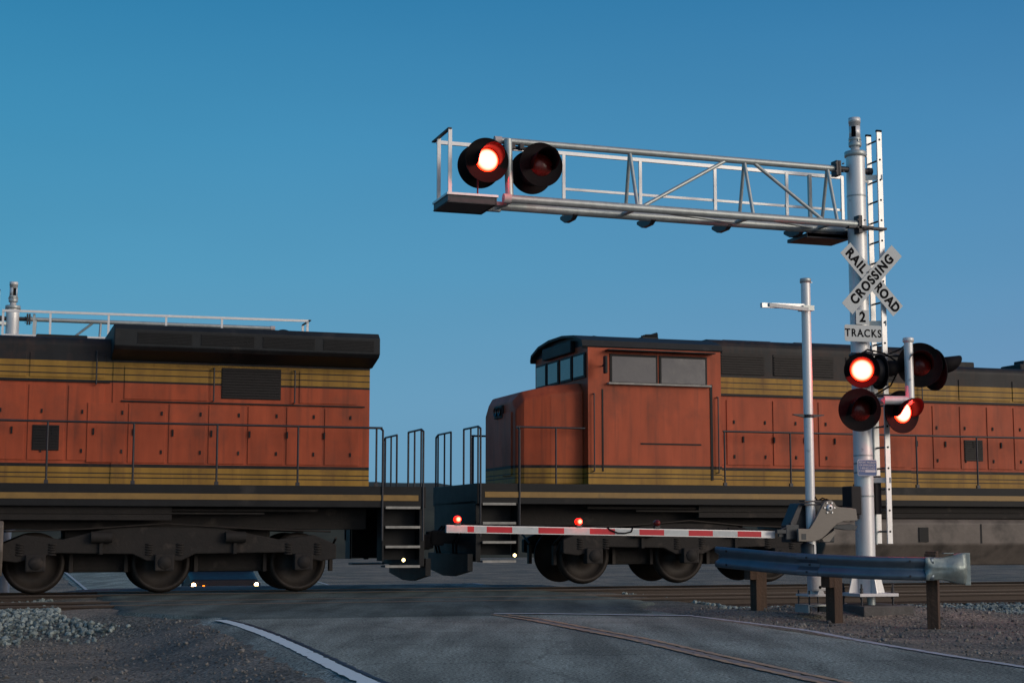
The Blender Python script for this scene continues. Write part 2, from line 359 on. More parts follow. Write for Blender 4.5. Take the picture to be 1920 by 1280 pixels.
def text(txt, size, m, parent, loc, rot, name='lettering', off=0.0, width=1.0, ext=.0015, space=1.0):
    cu = bpy.data.curves.new('t', 'FONT'); cu.body = txt; cu.size = size; cu.align_x = 'CENTER'; cu.align_y = 'CENTER'; cu.extrude = ext; cu.offset = off; cu.space_character = space
    to = bpy.data.objects.new('t', cu); C.objects.link(to)
    dg = bpy.context.evaluated_depsgraph_get(); me = bpy.data.meshes.new_from_object(to.evaluated_get(dg)); me.name = name
    bpy.data.objects.remove(to); me.materials.clear(); me.materials.append(m)
    for v in me.vertices: v.co.x *= width
    o = bpy.data.objects.new(name, me); C.objects.link(o); o.parent = parent; o.location = loc; o.rotation_euler = rot
    return o

# ------------------------------------------------------------------ layout of the place
TH = R(18.4); DX, DY = math.cos(TH), math.sin(TH)
def sn(x, y): return x * DX + y * DY, -x * DY + y * DX
def xy(s, n): return s * DX - n * DY, s * DY + n * DX
NEARC, FARC = 26.2, 30.53                       # track centre lines
def sstep(a, b, x):
    t = max(0, min(1, (x - a) / (b - a))); return t * t * (3 - 2 * t)
def lerp(a, b, t): return a + (b - a) * t
LEFT = [(-3.72, 20.7), (-3.32, 19.7), (-2.68, 17.75), (-2.04, 15.56), (-1.38, 13.16), (-1.07, 12.09)]
def road_left(y): return -3.7 + (20.67 - y) * .306
def road_right(y): return 2.43 + (21.7 - y) * .222
def road_z(n): return -1.0 * sstep(34, 48, n)
def off_z(x, y):
    s, n = sn(x, y)
    left = 1 - sstep(4, 8, s)
    # left of the road
    if n < 25.3: zl = lerp(-.36, -.04, sstep(22.2, 24.6, n)); zl = lerp(zl, -.12, sstep(25.0, 25.3, n)); zl += .06 * sstep(20, 12, n) 
    elif n < 32: zl = -.12
    else: zl = lerp(-.12, -1.1, sstep(32, 40, n))
    # right of the road
    if n < 25.3:
        zr = lerp(-.12, .02, sstep(19.0, 20.4, n)); zr = lerp(zr, -.19, sstep(21.6, 23.4, n)); zr -= .16 * sstep(13.2, 15.5, s) * sstep(18, 20, n) * (1 - sstep(22, 24, n))
    elif n < 32: zr = -.19
    else: zr = lerp(-.19, -1.1, sstep(32, 40, n))
    z = lerp(zr, zl, left)
    z += .03 * (noise.noise(Vector((x * .9, y * .9, 0))) + .5 * noise.noise(Vector((x * 2.7, y * 2.7, 3)))) * (0 if 24.2 < n < 32.5 else 1)
    return z
def outside(x, y):
    """distance outside the asphalt"""
    s, n = sn(x, y); w = sstep(21.5, 24, n) * (1 - sstep(33.5, 36, n))
    return max(road_left(y) - .25 - 1.3 * w - x, x - (road_right(y) + .40 + 1.2 * w))
def gz(x, y):
    d = outside(x, y); s, n = sn(x, y)
    return lerp(road_z(n) - .03, off_z(x, y), sstep(-.15, 1.3, d))

# ---- ground: one sheet to the horizon
def axis(lo, hi, step, far):
    v = []; x = lo
    while x <= hi: v.append(x); x += step
    g = step; a = lo; b = hi; L_, R_ = [], []
    while b < far: g *= 1.35; b += g; a -= g; L_.append(a); R_.append(b)
    return L_[::-1] + v + R_
xs = axis(-11, 14, .22, 900); ys = axis(8, 37, .22, 1500)
vs_, fs_ = [], []
for y in ys:
    for x in xs:
        vs_.append((x, y, gz(x, y) if abs(x) < 60 and -40 < y < 120 else -1.1 if y > 30 else -.3))
nx = len(xs)
for j in range(len(ys) - 1):
    for i in range(nx - 1):
        a = j * nx + i; fs_.append((a, a + 1, a + nx + 1, a + nx))
me = bpy.data.meshes.new('ground'); me.from_pydata(vs_, [], fs_); me.materials.append(M['ground'])
for p in me.polygons: p.use_smooth = True
ground = bpy.data.objects.new('ground', me); C.objects.link(ground); tag(ground, 'bare brown dirt and gravel beside the road', kind='structure')

def bank_f(u, v):
    x = lerp(-260, 260, u); base = 150 + 25 * math.sin(x * .02); h = (7.5 + 1.6 * noise.noise(Vector((x * .03, 0, 5))) + .8 * noise.noise(Vector((x * .2, 0, 1)))) * math.sin(v * math.pi)
    return (x, base + v * 60, -1.25 + h + .3 * noise.noise(Vector((x * .3, v * 9, 2))))
# ---- road sheet
def strip(name, m, rows, cols, f, parent=None, kind=None, label=None):
    vs_, fs_ = [], []
    for j in range(rows):
        for i in range(cols): vs_.append(f(i / (cols - 1), j / (rows - 1)))
    for j in range(rows - 1):
        for i in range(cols - 1):
            a = j * cols + i; fs_.append((a, a + 1, a + cols + 1, a + cols))
    me = bpy.data.meshes.new(name); me.from_pydata(vs_, [], fs_); me.materials.append(m)
    for p in me.polygons: p.use_smooth = True
    o = bpy.data.objects.new(name, me); C.objects.link(o)
    if parent: o.parent = parent
    return tag(o, label, kind=kind)
strip('added_bank', M['scrub'], 14, 160, bank_f, kind='structure', label='added low dark scrub-covered bank hiding the sky behind the train')  # bank added to keep bright sky from showing below the train
def road_f(u, v):
    y = 1.0 + v * 119
    wob = .07 * noise.noise(Vector((0, y * 2.3, 0))) + .05 * noise.noise(Vector((5, y * 6, 0)))
    xl, xr = road_left(y) - .32 + wob, road_right(y) + .30 + wob
    x = lerp(xl, xr, u); s, n = sn(x, y); edge = min(u, 1 - u)
    return (x, y, road_z(n) + (-.06 if edge < 1e-6 else 0))
road = strip('road', M['asphalt'], 477, 24, road_f, kind='structure', label='worn grey two-lane road running up to the crossing')
def panel_f(u, v):
    n = 20.95 + v * 13.0
    # left and right ends of the dark panel, irregular
    sl = sn(road_left(21), 21)[0] - .1 + (n - 21) * .02 - 1.15 * sstep(21.3, 23.4, n) * (1 - sstep(31, 34, n)) + .22 * noise.noise(Vector((9, n * 1.6, 0)))
    srr = sn(road_right(21.5), 21.5)[0] + .1 + 1.5 * sstep(21, 25, n) * (1 - sstep(31, 34, n)) + .2 * noise.noise(Vector((19, n * 1.9, 0)))
    s = lerp(sl, srr, u); x, y = xy(s, n + .03 * noise.noise(Vector((s * 1.3, n, 0))))
    e = min(u, 1 - u, v)
    return (x, y, road_z(n) + (.006 if e > 1e-6 else -.22 if min(u, 1 - u) < 1e-6 else .002))
panel = strip('crossing_surface', M['panel'], 90, 40, panel_f, kind='structure', label='dark asphalt patch across the railway tracks')
def line(pts, w, name, m, z=.008, wob=.012, parent=road, seed=0, step=.12):
    P_ = [Vector((p[0], p[1], 0)) for p in pts]; out_ = []
    for a, b in zip(P_[:-1], P_[1:]):
        k = max(1, int((b - a).length / step))
        for i in range(k): out_.append(a.lerp(b, i / k))
    out_.append(P_[-1])
    for _ in range(10):
        out_ = [out_[0]] + [(out_[i - 1] + out_[i] * 2 + out_[i + 1]) / 4 for i in range(1, len(out_) - 1)] + [out_[-1]]
    vs_, fs_ = [], []
    for i, p in enumerate(out_):
        d = (out_[min(i + 1, len(out_) - 1)] - out_[max(i - 1, 0)]).normalized(); nn = Vector((-d.y, d.x, 0))
        for sg in (-1, 1):
            q = p + nn * sg * (w / 2 + wob * noise.noise(Vector((i * .8, sg * 9 + seed, 1)))); s_, n_ = sn(q.x, q.y)
            vs_.append((q.x, q.y, road_z(n_) + z))
    for i in range(len(out_) - 1): a = 2 * i; fs_.append((a, a + 1, a + 3, a + 2))
    me = bpy.data.meshes.new(name); me.from_pydata(vs_, [], fs_); me.materials.append(m)
    o = bpy.data.objects.new(name, me); C.objects.link(o); o.parent = parent; return o
near_left = LEFT + [(-.2, 9.2), (1.0, 5.2), (1.8, 2.5)]
tag(line(near_left, .155, 'edge_line', M['linewhite'], wob=.03), 'bold white painted line along the left road edge')
tag(line([(p[0] + .13, p[1] + .02) for p in near_left], .05, 'sealed_crack', M['sealant'], z=.005, wob=.05, seed=4), 'black sealed crack beside the bold white line')
tag(line([(2.43, 21.73), (2.9, 20.2), (3.37, 18.6), (3.62, 16.6), (3.98, 14.6), (4.25, 13.45), (5.2, 9.0), (6.2, 4.0)], .10, 'edge_line', M['linefaint'], wob=.03), 'thin faded white line along the right road edge')
tag(line([(-.25, 22.35), (.6, 22.3), (1.5, 22.0), (2.43, 21.73)], .22, 'stop_line', M['linefaint'], z=.012, wob=.05), 'faint white stop line before the tracks')
for off, sd_ in ((-.10, 1), (.10, 2)):
    line([(x + off, y) for x, y in [(-.17, 22.1), (.28, 20.9), (.86, 18.7), (1.35, 16.9), (1.86, 14.4), (2.37, 12.1), (3.3, 8), (4.4, 3)]], .075, 'centre_line', M['lineyellow'], z=.010, wob=.04, seed=sd_)
line([(x, y) for x, y in [(.28, 20.9), (.86, 18.7), (1.35, 16.9), (1.86, 14.4), (2.37, 12.1), (3.3, 8)]], .10, 'centre_wear', M['wearbrown'], z=.006, wob=.08, seed=8)
# lines beyond the crossing
line([(road_left(35) + .1, 35), (road_left(60), 60), (road_left(110), 110)], .12, 'edge_line', M['linefaint'], step=1.0)
line([(road_right(35) - .1, 35), (road_right(60), 60), (road_right(110), 110)], .12, 'edge_line', M['linefaint'], step=1.0)

# ------------------------------------------------------------------ railway tracks
def zrail(s): return lerp(.05, .0, sstep(-2, 12, s))
def track(nc, label, base):
    t = thing('railway_track', (*xy(8, nc), 0), TH, label=label, cat='railway track', group='pair of railway tracks at the crossing')
    for sg in (-1, 1):
        m = MB(); c = sg * .75
        prof = [(-.07, -.16), (.07, -.16), (.07, -.15), (.012, -.12), (.012, -.04), (.036, -.03), (.036, 0), (-.036, 0), (-.036, -.03), (-.012, -.04), (-.012, -.12), (-.07, -.15)]
        m.prism([(c + a, b) for a, b in prof], -40, 45, 'X'); r = m.build('rail', M['rail'], t, loc=(0, 0, base))
        m = MB(); m.box((2.5, c, .002), (85, .06, .004)); m.build('rail_head', M['railtop'], r)
    proto = None
    for i in range(70):
        s = -13 + i * .6
        if -6.0 < s - 0 < 3.2 and False: continue
        ws, wn_ = s + 8, nc
        x, y = xy(ws, wn_)
        if outside(x, y) < .3: continue
        if proto is None:
            m = MB(); m.box((0, 0, -.09), (.23, 2.6, .18), bev=.012); proto = m.build('sleeper', M['wood'], t); o = proto
        else: o = proto.copy(); C.objects.link(o); o.parent = t
        o.location = (s, random.uniform(-.04, .04), base - .165); o.rotation_euler = (0, 0, random.uniform(-.02, .02))
    return t
track(NEARC, 'empty railway track nearest the camera, in front of the locomotives', .012)
track(FARC, 'railway track carrying the two orange locomotives', .018)

# ------------------------------------------------------------------ stones
def stones(name, m, spots, label, parent=None):
    base = bmesh.new(); bmesh.ops.create_icosphere(base, subdivisions=1, radius=1); bv = [v.co.copy() for v in base.verts]; base.verts.index_update(); bf = [[v.index for v in f.verts] for f in base.faces]; base.free()
    protos = []
    for k in range(14):
        pr = []
        for v in bv:
            f = random.uniform(.68, 1.2); pr.append(Vector((v.x * f, v.y * f * random.uniform(.85, 1.1), v.z * f * .8)))
        protos.append(pr)
    vs_, fs_ = [], []
    for x, y, z, r in spots:
        pr = random.choice(protos); e = Matrix.Rotation(random.uniform(0, 6.28), 3, 'Z') @ Matrix.Rotation(random.uniform(-1.2, 1.2), 3, 'X')
        b = len(vs_); c = Vector((x, y, z))
        for v in pr: vs_.append(c + (e @ v) * r)
        for f in bf: fs_.append([i + b for i in f])
    me = bpy.data.meshes.new(name); me.from_pydata(vs_, [], fs_); me.materials.append(m)
    o = bpy.data.objects.new(name, me); C.objects.link(o); return tag(o, label, kind='stuff')
def scatter(n_, s0, s1, n0, n1, r0, r1, dmin=.25, fade=None, zo=0.):
    L_ = []
    for _ in range(n_):
        s, n = random.uniform(s0, s1), random.uniform(n0, n1); x, y = xy(s, n)
        if fade and random.random() > fade(s, n): continue
        if outside(x, y) < dmin: continue
        r = random.uniform(r0, r1) * random.choice((1, 1, .75)); L_.append((x, y, gz(x, y) + r * .35 + zo, r))
    return L_
def lf(s, n): return sstep(22.1, 23.3, n + .25 * math.sin(s * 5))
def rf(s, n): return sstep(23.2, 24.2, n + .3 * math.sin(s * 3) + 1.9 * sstep(12.8, 14.6, s))
stones('ballast', M['stone'], scatter(9000, -6, 3.2, 22.0, 25.2, .022, .052, .45, lf) + scatter(2500, -6, 3.0, 25.0, 26.6, .022, .045, .45)
       + scatter(8500, 9.5, 20, 20.5, 25.3, .022, .05, .35, rf) + scatter(3500, 9.5, 24, 25.2, 27.2, .022, .045, .35)
       + scatter(3000, -8, 3, 26.6, 29.6, .03, .05, .45) + scatter(3000, 9.5, 26, 27.2, 29.6, .03, .05, .35), 'grey crushed stone ballast along the tracks')
def dirt(s, n): return .35 + .65 * sstep(-.1, .3, noise.noise(Vector((s * .8, n * .8, 7))))
stones('loose_gravel', M['pebble'], scatter(9000, -6, 3.5, 13, 22.8, .006, .020, .0, dirt) + scatter(7000, 7, 17, 12, 23.5, .006, .022, .0, dirt)
       + scatter(350, -5, 3.5, 14, 22.8, .02, .04, .1) + scatter(300, 8, 16, 15, 23.5, .02, .04, .1), 'loose gravel scattered over the dirt shoulders')

# ------------------------------------------------------------------ flashing light heads
def signal_head(parent, loc, yaw, lit, plate=.305, label=None, pitch=0, energy=2.2, vis=.24):
    """a head looks along local -Y before it is turned"""
    m = MB(); m.lathe([(.135, .0), (plate * .97, .004), (plate, -.004), (plate, .012), (plate * .97, .016), (.14, .02)], 'Y', n=48)
    o = m.build('signal_light', M['black'], parent, loc=loc); o.rotation_euler = (pitch, 0, yaw)
    if label: o['label'] = label
    m = MB(); m.lathe([(.0, .22), (.10, .215), (.155, .17), (.185, .08), (.19, .02)], 'Y', n=32)
    m.box((0, .16, .19), (.05, .06, .06)).tube((0, .12, .17), (0, .12, .26), .022, n=10); m.build('housing', M['housing'], o)
    m = MB(); m.lathe([(0, -.055), (.06, -.05), (.11, -.035), (.155, -.008), (.158, 0)], 'Y', n=40); m.build('lens', M['lit'] if lit else M['unlit'], o)
    # visor: open at the bottom, sloping off towards the front
    b = MB(); n_ = 30; vs_ = []
    for i in range(n_ + 1):
        a = R(-25) + R(230) * i / n_; r = .162; L_ = .10 + vis * max(0, math.sin(max(0, min(math.pi, (a + R(25)) / R(230) * math.pi)))) ** .6
        vs_ += [(r * math.cos(a), .0, r * math.sin(a)), ((r + .012) * math.cos(a), -L_, (r + .012) * math.sin(a))]
    b._add([Vector(v) for v in vs_], [(2 * i, 2 * i + 1, 2 * i + 3, 2 * i + 2) for i in range(n_)], True)
    b.build('visor', M['black'], o, solid=.006)
    if lit:
        ld = bpy.data.lights.new('lamp_glow', 'POINT'); ld.energy = energy * 5; ld.color = (1, .008, .003); ld.shadow_soft_size = .03
        lo = bpy.data.objects.new('lamp_glow', ld); C.objects.link(lo); lo.parent = o; lo.location = (0, -.13 - vis, 0) if vis > .15 else (0, -.17, -.01)
    return o
def bolts(mb, c, ring, k, r, axis='Z', h=.03, a0=0):
    for i in range(k):
        a = a0 + 2 * math.pi * i / k; p = Vector(c)
        d = {'Z': (ring * math.cos(a), ring * math.sin(a), 0), 'Y': (ring * math.cos(a), 0, ring * math.sin(a))}[axis]
        q = {'Z': (0, 0, h), 'Y': (0, -h, 0)}[axis]
        mb.tube(p + Vector(d), p + Vector(d) + Vector(q), r, n=6, smooth=False)

# ------------------------------------------------------------------ cantilever signal (local: x along the tracks, y away from camera)
def cantilever():
    t = thing('cantilever_signal', (5.04, 23.0, 0), TH, label='tall silver mast with lattice arm, crossbuck sign and red flashing lights beside the guardrail', cat='railway signal', group='cantilever railway signals on both sides of the road')
    m = MB(); m.tube((0, 0, .25), (0, 0, 6.62), .137, n=40); m.build('mast', M['mast'], t)
    m = MB(); m.lathe([(.0, 6.66), (.150, 6.66), (.158, 6.65), (.158, 6.585), (.150, 6.58), (.137, 6.58)], n=36)
    for z in (5.98, 3.30, 1.62, 2.2): m.lathe([(.137, z), (.141, z + .004), (.141, z + .02), (.137, z + .024)], n=32)
    m.build('mast_collar', M['galv'], t)
    m = MB(); m.lathe([(.065, 6.62), (.065, 6.74), (.075, 6.745)], n=24); m.build('neck', M['plate'], t)
    m = MB(); m.lathe([(.0, 6.735), (.088, 6.735), (.094, 6.75), (.094, 6.80), (.086, 6.805), (.086, 6.825), (.092, 6.83), (.092, 6.865), (.084, 6.87), (.0, 6.87)], n=28)
    bolts(m, (0, 0, 6.80), .094, 4, .010, h=.03); cap = m.build('vent_base', M['galv'], t)
    m = MB()                                                     # slotted pipe on top
    for k in range(3):
        a = 2 * math.pi * k / 3 + .2
        m.lathe([(.068, 6.87), (.082, 6.87), (.082, 7.04), (.068, 7.04)], n=10, a0=a, a1=a + 1.25)
    m.lathe([(.068, 7.03), (.082, 7.03), (.082, 7.09), (.088, 7.09), (.088, 7.165), (.0, 7.17)], n=28); m.build('slotted_pipe', M['mast'], t)
    m = MB(); m.tube((0, 0, 6.87), (0, 0, 7.04), .052, n=16); m.build('slot_shade_fill', M['black'], t)  # black cylinder stands in for the shade inside the hollow slotted pipe
    # base
    m = MB(); m.box((.02, 0, .245), (.62, .62, .045), bev=.006); m.build('base_plate', M['plate'], t)
    m = MB()
    for k in range(4):
        a = k * math.pi / 2 + R(0); c, s_ = math.cos(a), math.sin(a)
        q = Matrix.Rotation(a, 3, 'Z'); b0 = len(m.bm.verts)
        pts = [(.13, .268), (.29, .268), (.21, .56), (.13, .56)]
        m._add([q @ Vector((p[0], -.008, p[1])) for p in pts] + [q @ Vector((p[0], .008, p[1])) for p in pts], [(3, 2, 1, 0), (4, 5, 6, 7), (0, 1, 5, 4), (1, 2, 6, 5), (2, 3, 7, 6), (3, 0, 4, 7)])
    m.build('gusset', M['mast'], t)
    for sx in (-1, 1):
        for sy in (-1, 1):
            m = MB(); c = (.02 + sx * .25, sy * .25, 0); m.tube((c[0], c[1], .05), (c[0], c[1], .40), .014, n=8)
            for z in (.185, .27, .31): m.tube((c[0], c[1], z), (c[0], c[1], z + .03), .028, n=6, smooth=False)
            m.build('anchor_bolt', M['darkmetal'], t)
    m = MB(); m.tube((.04, -.05, .10), (.04, -.05, .24), .06, n=16); m.build('conduit', M['galv'], t)
    # lattice arm
    arm = MB().tube((-5.52, 0, 6.40), (-.30, 0, 6.385), .046, n=20).build('top_chord', M['galv'], t)
    MB().tube((-5.45, -.2, 5.56), (-.10, -.2, 5.535), .056, n=20).build('front_chord', M['galv'], t)
    MB().tube((-5.62, .3, 5.56), (.05, .3, 5.535), .062, n=20).build('rear_chord', M['galv'], t)
    m = MB()
    for x, dx in ((-3.58, .03), (-1.81, .03), (-.47, .03)):
        m.tube((x, 0, 6.39), (x + dx, -.2, 5.56), .026, n=12); m.tube((x, 0, 6.39), (x + .05, .3, 5.56), .026, n=12)
    for p, q in (((-3.48, -.2, 5.58), (-2.09, 0, 6.38)), ((-1.67, 0, 6.38), (-.68, -.2, 5.57))): m.tube(p, q, .026, n=12)
    for x in (-5.35, -3.55, -1.78, -.45): m.tube((x, -.2, 5.55), (x - .04, .3, 5.55), .03, n=12)
    m.tube((-3.4, -.15, 5.54), (-1.9, .25, 5.54), .018, n=8); m.tube((-1.7, -.15, 5.54), (-.6, .25, 5.54), .018, n=8)
    m.build('lattice', M['galv'], t)
    MB().tube((-5.40, -.09, 6.40), (-5.39, -.13, 5.56), .056, n=20).build('end_post', M['galv'], t)
    for c in (((-5.535, 0, 6.40), .056), ((-5.47, -.2, 5.56), .066), ((-5.64, .3, 5.56), .07)):
        MB().tube(Vector(c[0]) - Vector((.03, 0, 0)), Vector(c[0]) + Vector((.07, 0, 0)), c[1], n=20).build('end_cap', M['cap'], t)
    m = MB()                                                     # brackets joining arm and mast
    m.box((-.30, -.0, 6.385), (.035, .16, .22), bev=.004); m.box((-.345, 0, 6.385), (.035, .16, .22), bev=.004); m.tube((-.30, 0, 6.385), (-.10, 0, 6.385), .045); m.tube((.12, .0, 6.38), (.24, .0, 6.38), .045); m.tube((.20, 0, 6.38), (.26, 0, 6.38), .058)
    m.box((-.10, -.2, 5.53), (.06, .14, .26), bev=.004); m.box((.02, -.22, 5.485), (.62, .10, .03)); m.box((.05, .28, 5.485), (.5, .10, .03))
    m.box((.0, .0, 5.49), (.20, .6, .03)); bolts(m, (-.32, -.08, 6.385), .085, 4, .012, 'Y', .03, .78); bolts(m, (-.10, -.27, 5.53), .08, 4, .012, 'Y', .03, .78)
    m.build('arm_bracket', M['darkmetal'], t)
    # walkway: grating between the chords, carried on cross brackets
    w = MB()
    for k in range(8): w.box((-3.05, -.12 + k * .053, 5.60), (5.1, .008, .03))
    w.box((-3.05, -.14, 5.60), (5.1, .01, .04)).box((-3.05, .27, 5.60), (5.1, .01, .04)); wk = None
    w = MB()
    for x in (-4.29, -3.11, -1.92, -.74):
        w.prism([(.25, 5.57), (.80, 5.57), (.80, 5.53), (.62, 5.45), (.36, 5.45), (.25, 5.50)], x - .035, x + .035, 'X')
    w.build('walkway_bracket', M['darkmetal'], t)
    w = MB(); w.box((-.33, .52, 5.43), (.74, .62, .05)).box((-.33, .22, 5.43), (.76, .02, .09)); w.build('landing_platform', M['darkmetal'], t)
    # end platform under the lights
    w = MB(); w.box((-5.95, -.26, 5.565), (.68, .045, .03)); w.box((-5.95, .44, 5.565), (.68, .045, .03)); w.box((-6.29, .09, 5.565), (.03, .74, .03)); w.box((-5.61, .09, 5.565), (.03, .74, .03))
    pf = w.build('end_platform', M['alu'], t)
    w = MB(); w.box((-5.95, -.245, 5.50), (.66, .02, .10)); w.box((-5.95, .43, 5.50), (.66, .02, .10)); w.box((-6.28, .09, 5.50), (.02, .70, .10)); w.box((-5.62, .09, 5.50), (.02, .70, .10)); w.build('platform_frame', M['darkmetal'], pf)
    w = MB()
    for k in range(13): w.box((-6.26 + k * .053, .09, 5.485), (.012, .67, .03))
    for k in range(5): w.box((-5.95, -.2 + k * .14, 5.50), (.64, .006, .02))
    w.box((-5.95, .09, 5.462), (.70, .70, .008)); w.build('grating', M['darkmetal'], pf)
    w = MB(); w.box((-5.56, .0, 5.52), (.34, .10, .05)).box((-5.56, .28, 5.50), (.34, .08, .05)); w.build('platform_support', M['galv'], t)
    # handrail
    h = MB(); h.bar((-6.17, .75, 6.50), (.22, .75, 6.45), .035, .05); h.build('top_rail', M['alu'], t)
    h = MB(); h.bar((-4.29, .76, 5.97), (.22, .76, 5.95), .02, .035); h.build('mid_rail', M['alu'], t)
    for x in (-4.29, -3.11, -1.92, -.74, .20):
        MB().box((x, .74, 6.01), (.045, .03, .90)).build('rail_post', M['alu'], t)
    MB().box((-.42, .62, 5.96), (.05, .05, .92)).build('rail_post', M['galv'], t)
    for y in (0., .55): MB().box((-6.19, y, 6.03), (.05, .03, .94)).build('rail_post', M['alu'], t)
    MB().bar((-6.20, -.03, 6.51), (-6.20, .80, 6.51), .05, .02).build('end_rail', M['darkmetal'], t)
    # lights on the arm
    m = MB(); m.tube((-5.75, .02, 6.32), (-4.93, .02, 6.32), .026, n=12)
    for x in (-5.75, -4.96): m.tube((x, -.14, 6.30), (x, .10, 6.30), .03, n=12).tube((x, -.12, 6.32), (x, -.12, 6.20), .024, n=12)
    m.box((-5.36, -.03, 6.32), (.13, .15, .09), bev=.008).box((-5.2, -.05, 6.32), (.06, .1, .08), bev=.006); m.build('light_crossarm', M['darkmetal'], t)
    MB().tube((-5.80, .0, 5.55), (-5.80, .0, 6.0), .012, n=8).build('cable', M['redlitpipe'], t)  # support pipe of the light; the lamp's red light is put into its colour
    signal_head(t, (-5.75, -.26, 6.05), 0, True, label='lit left light hanging at the tip of the arm')
    signal_head(t, (-4.98, -.26, 6.045), 0, False, label='unlit light right of the lit one on the arm')
    signal_head(t, (-5.73, .17, 6.06), math.pi, False, label='rear-facing light behind the lit one on the arm')
    signal_head(t, (-4.98, .17, 6.03), math.pi, False, label='rear-facing light behind the unlit one on the arm')
    # lights on the mast
    yc = -R(30)                                                  # towards the camera
    signal_head(t, (-.28, -.50, 3.385), yc, True, .25, label='bright lit light on the left of the mast', energy=3.6, vis=.08)
    signal_head(t, (.66, -.50, 3.49), yc + R(3), False, .32, label='unlit light at the right end of the upper mast crossarm')
    signal_head(t, (.10, -.34, 3.385), R(90), False, .25, label='sideways light seen edge-on right of the mast')
    signal_head(t, (1.00, -.34, 3.45), R(90) + R(4), False, label='sideways light with long visor, furthest right', pitch=R(-6), vis=.36)
    signal_head(t, (-.33, -.50, 2.825), R(-14), False, label='unlit light low on the left of the mast')
    signal_head(t, (.40, -.42, 2.82), R(8), True, label='lit light low on the right of the mast')
    m = MB(); m.tube((-.30, -.27, 3.64), (1.1, -.27, 3.64), .022, n=12); m.tube((-.28, -.42, 3.62), (-.28, -.20, 3.62), .03, n=10); m.tube((.66, -.42, 3.68), (.66, -.22, 3.66), .03, n=10)
    m.box((0, -.18, 3.64), (.12, .16, .10), bev=.008); m.tube((-.33, -.24, 3.06), (.40, -.24, 3.06), .024, n=12).box((0, -.16, 3.06), (.12, .20, .10), bev=.008); m.build('crossarm', M['darkmetal'], t)
    m = MB(); m.tube((.42, -.60, 3.0), (.42, -.60, 3.80), .062, n=24).lathe([(.0, 3.86), (.07, 3.86), (.078, 3.85), (.078, 3.80), (.062, 3.79)], c=(.42, -.60, 0), n=24)
    m.tube((.06, -.50, 2.97), (.44, -.60, 2.97), .062, n=24).lathe([(0, .0)] + [(.062, .0)], c=(.42, -.6, 2.94), n=16); m.tube((.08, -.5, 2.97), (.02, -.1, 2.97), .05, n=16)
    m.build('pipe_elbow', M['mast'], t)
    m = MB(); m.path([(-.28, -.42, 3.60), (-.1, -.36, 3.70), (.2, -.32, 3.66), (.42, -.4, 3.5), (.30, -.3, 3.2), (.1, -.24, 3.08)], .012); m.path([(.66, -.36, 3.7), (.6, -.3, 3.82), (.45, -.3, 3.72), (.3, -.28, 3.66)], .011); m.build('cable', M['black'], t)
    # relay box behind, on the left of the mast
    m = MB(); m.box((-.215, -.02, 1.57), (.16, .26, .40), bev=.015).box((-.14, .0, 1.34), (.14, .12, .05)).box((.20, .05, 1.65), (.1, .22, .55), bev=.012); m.build('junction_box', M['housing'], t)
    # crossbuck and plates
    def blade(name, ang, y, lab):
        m = MB(); L_, w_ = 1.22, .229; c, s_ = math.cos(ang), math.sin(ang); rad = .015
        pts = [(-L_ / 2, -w_ / 2), (L_ / 2, -w_ / 2), (L_ / 2, w_ / 2), (-L_ / 2, w_ / 2)]
        m.prism([(.08 + p[0] * c - p[1] * s_, 4.735 + p[0] * s_ + p[1] * c) for p in pts], y, y + .004, 'Y')
        o = m.build(name, M['signface'], t); o['label'] = lab; return o
    b1 = blade('crossbuck_blade', R(-46.5), -.232, 'blade reading RAILROAD'); b2 = blade('crossbuck_blade', R(46.5), -.242, 'blade reading CROSSING')
    def ontxt(s_, size, x, z, ang, y, par, mt='signink', w=1.0, off=.004, sp=1.0):
        return text(s_, size, M[mt], par, (x, y, z), (R(90), -ang, 0), off=off, width=w, space=sp)
    a = R(-46.5); c, s_ = math.cos(a), math.sin(a)
    ontxt('RAIL', .19, .08 - .36 * c, 4.735 - .36 * s_, a, -.2345, b1, off=.008, sp=1.16, w=.92); ontxt('ROAD', .19, .08 + .35 * c, 4.735 + .35 * s_, a, -.2345, b1, off=.008, sp=1.10, w=.88)
    ontxt('CROSSING', .19, .08, 4.735, -a, -.2445, b2, off=.008, w=.90, sp=1.22)
    m = MB(); m.box((.02, -.18, 4.72), (.08, .09, .16)).box((-.12, -.175, 4.1), (.05, .09, .30)).box((-.12, -.18, 3.9), (.3, .08, .03)); bolts(m, (.02, -.245, 4.60), .0, 1, .012, 'Y', .012); bolts(m, (.02, -.245, 4.84), .0, 1, .012, 'Y', .012)
    m.build('sign_bracket', M['darkmetal'], t)
    m = MB()
    def rrect(x0, x1, z0, z1, r=.02):
        P_ = []
        for cx, cz, a0 in ((x1 - r, z1 - r, 0), (x0 + r, z1 - r, 90), (x0 + r, z0 + r, 180), (x1 - r, z0 + r, 270)):
            for k in range(5): an = R(a0 + 22.5 * k); P_.append((cx + r * math.cos(an), cz + r * math.sin(an)))
        return P_
    m.prism(rrect(-.195, .015, 4.075, 4.285, .012), -.234, -.230, 'Y'); two = m.build('number_plate', M['signface'], t, label='plate reading 2')
    ontxt('2', .20, -.09, 4.175, 0, -.2365, two, off=.006)
    m = MB(); m.prism(rrect(-.39, .215, 3.825, 4.065, .03), -.240, -.236, 'Y'); tr = m.build('tracks_plate', M['signface'], t, label='plate reading TRACKS')
    ontxt('TRACKS', .155, -.087, 3.945, 0, -.2425, tr, off=.003, sp=1.22, w=.90)
    m = MB(); bolts(m, (-.09, -.236, 4.262), 0, 1, .011, 'Y', .01); bolts(m, (-.087, -.24, 3.905), 0, 1, .011, 'Y', .01); m.build('bolt', M['darkmetal'], tr)
